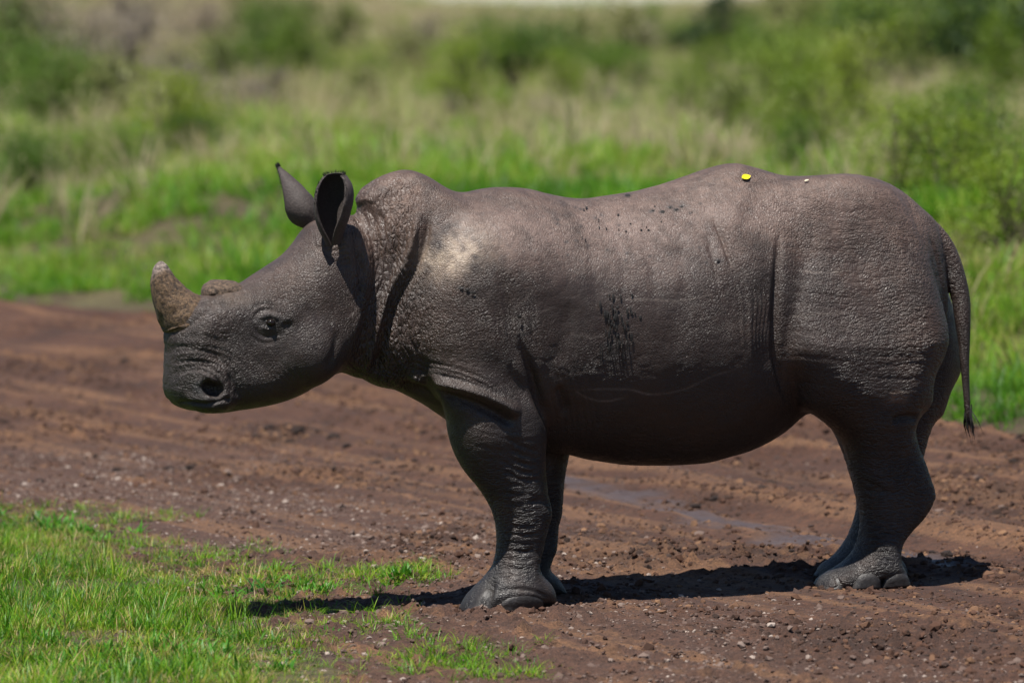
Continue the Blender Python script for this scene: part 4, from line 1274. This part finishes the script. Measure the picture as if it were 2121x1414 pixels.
# ---- ears
M_inner = plain_mat('inner_ear', (.040, .030, .026), .85, .002, 130, .3)
M_ear = plain_mat('ear_skin', (.050, .038, .034), .7, .0022, 130, .35)
M_hair = plain_mat('dark_hair', (.012, .010, .010), .6, 0, 50, .2)
def ear(base, tip, opening, prof, wrap, lean, name_label):
    base, tip = np.asarray(base), np.asarray(tip)
    ax = tip - base; H = np.linalg.norm(ax); ax /= H
    o = np.asarray(opening, float); o -= ax * (o @ ax); o /= np.linalg.norm(o)
    sdv = np.cross(ax, o)
    m, n = 26, 25
    t = np.linspace(0, 1, m)
    r = np.interp(t, *prof); ph = np.radians(np.interp(t, *wrap))
    r = np.convolve(np.pad(r, 2, mode='edge'), np.ones(5) / 5, 'valid'); r[-1] = prof[1][-1]
    outer = np.zeros((m, n, 3)); inner = np.zeros((m, n, 3))
    for i in range(m):
        c = base + ax * (t[i] * H) + sdv * (lean * math.sin(t[i] * math.pi * .5) ** 2) - o * (.02 * t[i] ** 2)
        a = np.linspace(-ph[i], ph[i], n)
        # the rim flares outwards a little and is scalloped
        fl = 1 + .14 * (np.abs(a) / ph[i]) ** 4 * math.sin(t[i] * math.pi)
        dirs = -np.cos(a)[:, None] * o + np.sin(a)[:, None] * sdv
        th = .011 * (1 - .4 * t[i])
        outer[i] = c + dirs * (r[i] * fl)[:, None]
        inner[i] = c + dirs * (np.maximum(r[i] * fl - th, .002))[:, None]
    vs = np.concatenate([outer.reshape(-1, 3), inner.reshape(-1, 3)])
    vs += (vnoise(vs[:, 0] * 30, vs[:, 1] * 30, vs[:, 2] * 30, 4) * .0025)[:, None] * o
    K = m * n; f = []
    for i in range(m - 1):
        for j in range(n - 1):
            a_, b_, c_, d_ = i * n + j, i * n + j + 1, (i + 1) * n + j + 1, (i + 1) * n + j
            f.append((a_, b_, c_, d_)); f.append((K + d_, K + c_, K + b_, K + a_))
        f.append((i * n, (i + 1) * n, K + (i + 1) * n, K + i * n))
        f.append(((i + 1) * n + n - 1, i * n + n - 1, K + i * n + n - 1, K + (i + 1) * n + n - 1))
    for j in range(n - 1):
        f.append(((m - 1) * n + j, (m - 1) * n + j + 1, K + (m - 1) * n + j + 1, K + (m - 1) * n + j))
    me = make_mesh('ear', vs, f, M_ear)
    me.materials.append(M_inner)
    for pl in me.polygons:
        if all(v >= K and 4 <= (v - K) % n <= n - 5 for v in pl.vertices): pl.material_index = 1
    e = link('ear', me, rhino)
    tag(e, name_label)
    # fringe of short hairs round the upper rim
    hv2, hf2 = [], []
    rim = [outer[i, 0] for i in range(int(m * .62), m)] + [outer[m - 1, j] for j in range(n)] + [outer[i, n - 1] for i in range(m - 1, int(m * .62), -1)]
    for q in range(520):
        p = rim[rng.integers(len(rim) - 1)] + rng.normal(0, .0025, 3)
        dv = (ax * .8 + (p - (base + ax * H * .7)) / H * 1.2 + rng.normal(0, .22, 3)); dv /= np.linalg.norm(dv)
        L = .004 + .010 * rng.random(); w = np.cross(dv, rng.normal(0, 1, 3)); w /= np.linalg.norm(w) / .0006
        b0 = len(hv2); hv2 += [p - w, p + w, p + dv * L]; hf2.append((b0, b0 + 1, b0 + 2))
    link('ear_fringe', make_mesh('ear_fringe', hv2, hf2, M_hair, False), e)
    return e

CAMDIR = np.array([-(AX @ np.array([0, 1.])), -(LX @ np.array([0, 1.])), 0.05])   # towards the camera, in the body's frame
LEFT = np.array([-AX[0], -LX[0], 0]) * 1.0
ear(bp(690, 505, -.150), bp(676, 366, -.185), CAMDIR * 1.0 + np.array([-.30, 0, .05]), ([0, .12, .35, .6, .8, .93, 1], [.022, .036, .056, .066, .064, .052, .034]),
    ([0, .2, .5, .8, 1], [172, 158, 142, 132, 118]), .022, 'upright cupped ear with its dark hollow open to the side')
ear(bp(648, 462, .115), bp(562, 356, .175), -CAMDIR * .35 + LEFT * 1.0, ([0, .12, .35, .6, .8, .93, 1], [.028, .048, .054, .040, .025, .014, .007]),
    ([0, .2, .5, .8, 1], [172, 150, 118, 100, 85]), -.020, 'ear swept outwards with its brown back showing')

# ---- eyes
m, nt, b = new_mat('eye'); b.inputs['Base Color'].default_value = (.012, .008, .006, 1); b.inputs['Roughness'].default_value = .08
M_eye = m
def sphere(c, r, n=20, mm=14):
    vs, f = [], []
    for i in range(mm + 1):
        ph = math.pi * i / mm
        for j in range(n):
            a = 2 * math.pi * j / n
            vs.append((c[0] + r[0] * math.sin(ph) * math.cos(a), c[1] + r[1] * math.sin(ph) * math.sin(a), c[2] + r[2] * math.cos(ph)))
    for i in range(mm):
        for j in range(n): f.append((i * n + j, (i + 1) * n + j, (i + 1) * n + (j + 1) % n, i * n + (j + 1) % n))
    return np.array(vs), f
for sd in (-1, 1):
    c = bp(562, 668, -.155); c[1] = sd * .148
    v_, f_ = sphere(c, (.016, .018, .0135))
    link('eye', make_mesh('eye', v_, f_, M_eye), rhino)

# ---- toenails
M_nail = plain_mat('toenail', (.024, .0205, .0190), .5, .003, 70, .6)
def nail(foot, ang, wid, hgt, dep=.05, proud=.009):
    """hoof-like nail: a low wall that follows the toe, just proud of the skin"""
    o = np.array([math.cos(ang), math.sin(ang), 0]); sd_ = np.array([-o[1], o[0], 0])
    def reach(x, z):
        t = np.linspace(.02, .26, 240)
        P = foot + sd_ * x + o * t[:, None]; P[:, 2] = z
        i = np.argmax(tri(FLD, P) > 0)
        return t[i] if i else .10
    n, mm = 15, 8
    vs, f = [], []
    ks = np.linspace(-1, 1, n)
    base_r = np.array([reach(k * wid, .022) for k in ks])
    top_r = np.array([reach(k * wid * .9, max(hgt, .03)) for k in ks])
    base_r = np.convolve(np.pad(base_r, 2, mode='edge'), np.ones(5) / 5, 'valid'); top_r = np.convolve(np.pad(top_r, 2, mode='edge'), np.ones(5) / 5, 'valid')
    for i in range(mm + 1):
        h = i / mm
        for j, k in enumerate(ks):
            hh = hgt * (1 - .45 * abs(k) ** 2.5)                                  # the cuticle arches over the toe
            pr = proud * (1 - abs(k) ** 6) * (1 - h ** 5) * (1 + .6 * (1 - h)) - .006 * (abs(k) ** 6 + h ** 6)
            pr += .0012 * float(vnoise(k * 5, h * 6, ang * 3, 8))
            r = base_r[j] + (top_r[j] - base_r[j]) * h
            vs.append(foot + sd_ * (k * wid * (1 - .08 * h)) + o * (r + pr) + np.array([0, 0, .003 + hh * h]) - np.array([0, 0, foot[2]]))
    for i in range(mm):
        for j in range(n - 1): f.append((i * n + j, i * n + j + 1, (i + 1) * n + j + 1, (i + 1) * n + j))
    vs = np.array(vs)
    back = vs - o * .02
    K = len(vs)
    f2 = [tuple(K + q for q in x[::-1]) for x in f]
    for j in range(n - 1): f2 += [(j + 1, j, K + j, K + j + 1), (mm * n + j, mm * n + j + 1, K + mm * n + j + 1, K + mm * n + j)]
    for i in range(mm): f2 += [(i * n, (i + 1) * n, K + (i + 1) * n, K + i * n), ((i + 1) * n + n - 1, i * n + n - 1, K + i * n + n - 1, K + (i + 1) * n + n - 1)]
    link('toenail', make_mesh('toenail', np.concatenate([vs, back]), f + f2, M_nail), rhino)

PI = math.pi
# per foot: centre, then (outward angle: pi forward, 3pi/2 near side, half width, height)
for u, v, l, nails in ((1062, 1262, -STANCE, ((1.47, .085, .062), (1.12, .052, .080), (.80, .045, .07))), (1085, 1242, STANCE, ((.53, .080, .06), (.88, .05, .075), (1.2, .045, .07))),
                       (1784, 1214, -STANCE, ((1.42, .055, .060), (1.10, .048, .070), (1.75, .050, .052), (.80, .042, .06))), (1784, 1190, STANCE, ((.58, .055, .06), (.90, .048, .065), (1.2, .042, .06)))):
    c = bp(u, v, l); c[2] = 0
    for ang, ww, hh in nails: nail(c, ang * PI, ww, hh)

# ---- tuft of hair at the end of the tail
hv2, hf2 = [], []
tip = bp(2005, 855, -.06)
for q in range(70):
    p = tip + rng.normal(0, .005, 3) + np.array([0, 0, rng.random() * .035])
    L = .07 + .055 * rng.random(); w = rng.normal(0, 1, 3); w[2] = 0; w /= np.linalg.norm(w) / .0022
    d1 = np.array([.006 + rng.normal(0, .008), rng.normal(0, .010), -.5 * L]); d2 = d1 + np.array([.012 + rng.normal(0, .007), rng.normal(0, .008), -.5 * L])
    b0 = len(hv2); hv2 += [p - w, p + w, p + d1 + w * .8, p + d1 - w * .8, p + d2]; hf2 += [(b0, b0 + 1, b0 + 2, b0 + 3), (b0 + 3, b0 + 2, b0 + 4)]
link('tail_hair', make_mesh('tail_hair', hv2, hf2, M_hair, False), rhino)

# ---- leaf and petal fallen on the back
def surface_at(u, v):
    """first point of the hide on the pixel's ray"""
    o = np.array([(np.array([0., 0.]) - ORG) @ AX, (np.array([0., 0.]) - ORG) @ LX, CAM_H])
    d = rays([(u, v)])[0]; d = np.array([d[:2] @ AX, d[:2] @ LX, d[2]]); d /= np.linalg.norm(d)
    t = np.linspace(17.0, 21.0, 3000)
    P = o + t[:, None] * d
    i = np.argmax(tri(FLD, P) < 0.0015)
    return P[i]
# dried drops of mud on the flank: small raised runs
mv, mf = [], []
M_mud = plain_mat('dried_mud', (.008, .0065, .006), .8, .002, 200, .3)
def speck(u, v, ru, rv):
    n = 9
    c = surface_at(u, v); b0 = len(mv)
    ring = [surface_at(u + ru * math.cos(a) * (.8 + .4 * rng.random()), v + rv * math.sin(a) * (1 if math.sin(a) < 0 else 1.25)) for a in np.linspace(0, 2 * math.pi, n, endpoint=False)]
    mv.append(c + [0, -.0055, .001])
    for q in ring: mv.append(q + (q - c) * .0 + [0, -.0022, 0])
    for k in range(n): mf.append((b0, b0 + 1 + (k + 1) % n, b0 + 1 + k))
for i in range(40): speck(1274 + rng.normal(0, 19), 662 + rng.normal(0, 27), 1.6 + 1.8 * rng.random(), 3 + 6 * rng.random() ** 1.5)
for i in range(10): speck(1242 + rng.random() * 66, 705 + rng.random() * 30, 1.1, 14 + 10 * rng.random())
for i in range(18): speck(1180 + rng.random() * 280, 425 + rng.random() * 90, 1.2 + 2 * rng.random() ** 2, 1.0 + rng.random())
for u, v in ((1412, 428), (1400, 434), (1388, 430), (1372, 438), (1352, 436), (1300, 404), (1487, 540), (968, 600), (980, 606), (955, 598), (1076, 655)): speck(u, v, 2.5 + 3 * rng.random(), 1.5 + 1.5 * rng.random())
tag(link('mud_specks', make_mesh('mud_specks', mv, mf, M_mud), rhino), 'spatter of small dark dried mud drops on the flank', kind='stuff')
def leaf_on_back(name, u, v, L, Wd, mat, rot, label, cat):
    p = surface_at(u, v)
    e = 1e-2
    g = np.array([float(tri(FLD, p[None] + np.eye(3)[k] * e)[0] - tri(FLD, p[None] - np.eye(3)[k] * e)[0]) for k in range(3)]); g /= np.linalg.norm(g)
    t1 = np.cross(g, [0, 1, 0]); t1 = np.cross(np.array([math.cos(rot) * 0, 1, 0]), g); t1 /= np.linalg.norm(t1)
    t2 = np.cross(g, t1)
    a1 = t1 * math.cos(rot) + t2 * math.sin(rot); a2 = -t1 * math.sin(rot) + t2 * math.cos(rot)
    vs, f = [], []
    m = 10
    for k, off in ((0, .010), (1, .0085)):
        for i in range(m + 1):
            x = i / m; w = Wd * math.sin(math.pi * x ** .85) ** .8
            for j in (-1, 0, 1):
                lift = off - .0065 + .0022 * j * j * (w / Wd) + .003 * (x - .5) ** 2
                vs.append(p + a1 * (x - .5) * L + a2 * j * w + g * lift)
    n3_ = 3
    for k in (0, 1):
        for i in range(m):
            for j in (0, 1):
                b0 = k * (m + 1) * 3 + i * 3 + j
                q = (b0, b0 + 1, b0 + 4, b0 + 3)
                f.append(q if k == 0 else q[::-1])
    W = np.array(vs)
    wv_ = np.column_stack([ORG[0] + W[:, 0] * AX[0] + W[:, 1] * LX[0], ORG[1] + W[:, 0] * AX[1] + W[:, 1] * LX[1], W[:, 2]])
    c0 = wv_.mean(0)
    ob = link(name, make_mesh(name, wv_ - c0, f, mat)); ob.location = c0
    tag(ob, label, cat)
leaf_on_back('fallen_leaf', 1545, 368, .038, .0120, plain_mat('yellow_leaf', (.72, .62, .01), .45, 0, 80, .12), .35, 'small bright yellow leaf lying on the back of the rhinoceros', 'leaf')
leaf_on_back('petal', 1671, 376, .018, .0042, plain_mat('pale_petal', (.62, .55, .40), .6, 0, 80, .15), .0, 'tiny cream petal resting on the rump of the rhinoceros', 'petal')
# ================================================================== small things on the road
M_clod = plain_mat('mud_clod', (.032, .017, .012), .95, .008, 60, .4)
M_stone = plain_mat('gravel_stone', (.24, .18, .155), .9, .003, 120, .3)
def lump(seed, sub=2, rough=.35, flat=.6):
    import bmesh
    bm = bmesh.new(); bmesh.ops.create_icosphere(bm, subdivisions=sub, radius=1.0)
    v = np.array([q.co[:] for q in bm.verts]); f = [tuple(x.index for x in q.verts) for q in bm.faces]; bm.free()
    v = v * (1 + rough * fbm(v[:, 0] * 1.6 + seed * 7, v[:, 1] * 1.6, v[:, 2] * 1.6, 3, seed)[:, None])
    v[:, 2] *= flat
    return v, f
CL = []
for s in range(4):
    v, f = lump(s + 40, 2, .55, .6); CL.append(make_mesh('mud_clod', v, f, M_clod, False))
spots = [(530, 905, 26), (560, 898, 30), (590, 890, 24), (618, 905, 34), (650, 900, 22), (690, 915, 30), (720, 928, 24), (600, 915, 18), (83, 997, 18), (240, 975, 20), (293, 992, 22), (200, 990, 14), (780, 955, 18), (640, 985, 14),
         (350, 970, 22), (390, 965, 26), (160, 830, 18), (260, 740, 30), (210, 735, 20), (420, 865, 14), (300, 900, 14), (860, 955, 16), (1480, 1030, 26), (1440, 1036, 20), (1580, 1066, 12), (1960, 1150, 26), (1990, 1158, 18), (1930, 1145, 16),
         (1640, 1145, 14), (1260, 1010, 10), (1700, 1310, 20), (1760, 1330, 24), (1820, 1350, 22), (1860, 1330, 16), (1700, 1345, 18), (1930, 1350, 18), (2000, 1290, 16), (2060, 1320, 18), (1870, 1390, 18), (850, 1130, 14), (535, 1112, 10), (2030, 1010, 22), (2080, 1040, 20), (2000, 990, 18), (2100, 975, 20)]
for u, v, w in spots:
    p = px_ground([(u, v)])[0]; z = float(surf_z(p[:1], p[1:])[0])
    r = w / FPX * math.hypot(*p) * .5
    o = link('mud_clod', CL[rng.integers(4)]); o.location = (p[0], p[1], z + r * .15); o.scale = (r, r * (.8 + .4 * rng.random()), r); o.rotation_euler = (0, 0, rng.random() * 6)
    big = 'large' if w >= 24 else ('small' if w <= 15 else 'middling')
    if 880 < v < 935 and 500 < u < 740: wh_ = 'in the churned patch between the head and the near grass'
    elif u < 480: wh_ = 'on the open track ahead of the muzzle'
    elif v > 1250: wh_ = 'on the bare dirt in front of the hind feet'
    elif u > 1900 and v < 1100: wh_ = 'in the ruts below the hanging tail'
    elif u > 1380: wh_ = 'along the wet strip under the belly'
    else: wh_ = 'on the dirt just ahead of the fore leg'
    tag(o, f'{big} dark mud clod {wh_}', 'clod', f'{big} mud clods {wh_}')
# gravel: uncountable
c_st = hidden_collection('gravel')
ms, nt, b = new_mat('gravel_mix')
t = N(nt, 'ShaderNodeAttribute', attribute_name='tint', attribute_type='INSTANCER').outputs['Fac']
nt.links.new(ramp(nt, t, [(0, (.03, .018, .014)), (.45, (.075, .042, .031)), (.8, (.15, .105, .085)), (1, (.32, .26, .22))]), b.inputs['Base Color']); b.inputs['Roughness'].default_value = .9
for s in range(5):
    v, f = lump(s + 60, 1, .5, .55)
    me = make_mesh('stone', v, f, ms, False); o = bpy.data.objects.new('stone', me); c_st.objects.link(o)
n = 140000
t = -24 + 15.5 * rng.random(n)
w = w_near(t) - .6 + (w_far(t) - w_near(t) + .5) * rng.random(n)
P = np.column_stack([t * RD[0] + w * RN[0], t * RD[1] + w * RN[1]])
ins, _, tt_, ww_ = road_mask(P[:, 0], P[:, 1])
u = (ww_ - w_near(tt_)) / (w_far(tt_) - w_near(tt_))
dens = np.clip(.25 + .9 * (1 - sstep(u, .15, .55)), 0, 1) * (.35 + .65 * sstep(fbm(P[:, 0] * 1.2, P[:, 1] * 1.2, 0, 3, 97), -.3, .3)) * (1 - .9 * wet_amount(P[:, 0], P[:, 1]))
k = (rng.random(n) < dens)
P = P[k]; u = u[k]
sz = np.exp(rng.normal(math.log(.0048), .5, len(P)))
scatter('gravel', P, c_st, 5, np.clip(sz, .002, .022), np.clip(rng.beta(2, 4, len(P)) + .26 * (u < .34), 0, 1), .4, label='loose gravel and crumbs strewn over the dirt road', cat='gravel')

# crumbs of soil: patches kicked up along the ruts, pressed up round the feet
c_cr = hidden_collection('crumbs')
mc, nt, b = new_mat('soil_crumb')
t = N(nt, 'ShaderNodeAttribute', attribute_name='tint', attribute_type='INSTANCER').outputs['Fac']
nt.links.new(ramp(nt, t, [(0, (.020, .009, .005)), (.5, (.068, .030, .0165)), (1, (.185, .100, .052))]), b.inputs['Base Color']); b.inputs['Roughness'].default_value = .95
for s in range(5):
    v, f = lump(s + 80, 1, .6, .7)
    me = make_mesh('crumb', v, f, mc, False); o = bpy.data.objects.new('crumb', me); c_cr.objects.link(o)
n = 210000
t = -30 + 21.5 * rng.random(n)
w = w_near(t) + .2 + (w_far(t) - w_near(t) - .1) * rng.random(n)
P = np.column_stack([t * RD[0] + w * RN[0], t * RD[1] + w * RN[1]])
u = (w - w_near(t)) / (w_far(t) - w_near(t))
streaky = sstep(fbm(t * .5, w * 7, 0, 3, 88) + .6 * fbm(P[:, 0] * .8, P[:, 1] * .8, 0, 3, 74), .02, .55)
dens = .05 + .75 * streaky * sstep(u, .12, .4) + .9 * churn(P[:, 0], P[:, 1])
for fu, fv in ((1062, 1262), (1110, 1240), (1786, 1214), (1790, 1194)):
    c = px_ground([(fu, fv)])[0]
    q = np.hypot(P[:, 0] - c[0], P[:, 1] - c[1])
    dens = np.maximum(dens, .9 * np.exp(-((q - .17) / .05) ** 2))
dens = dens * (1 - .8 * wet_amount(P[:, 0], P[:, 1]))
P = P[rng.random(n) < dens]
sz = np.clip(np.exp(rng.normal(math.log(.0068), .48, len(P))), .002, .026)
tn = fbm(P[:, 0] * 1.5, P[:, 1] * 1.5, 0, 3, 89)
scatter('soil_crumbs', P, c_cr, 5, sz, np.clip(.45 + .35 * tn + rng.normal(0, .2, len(P)), 0, 1), .5, label='brown soil crumbs thrown up in patches along the road ruts', cat='soil')
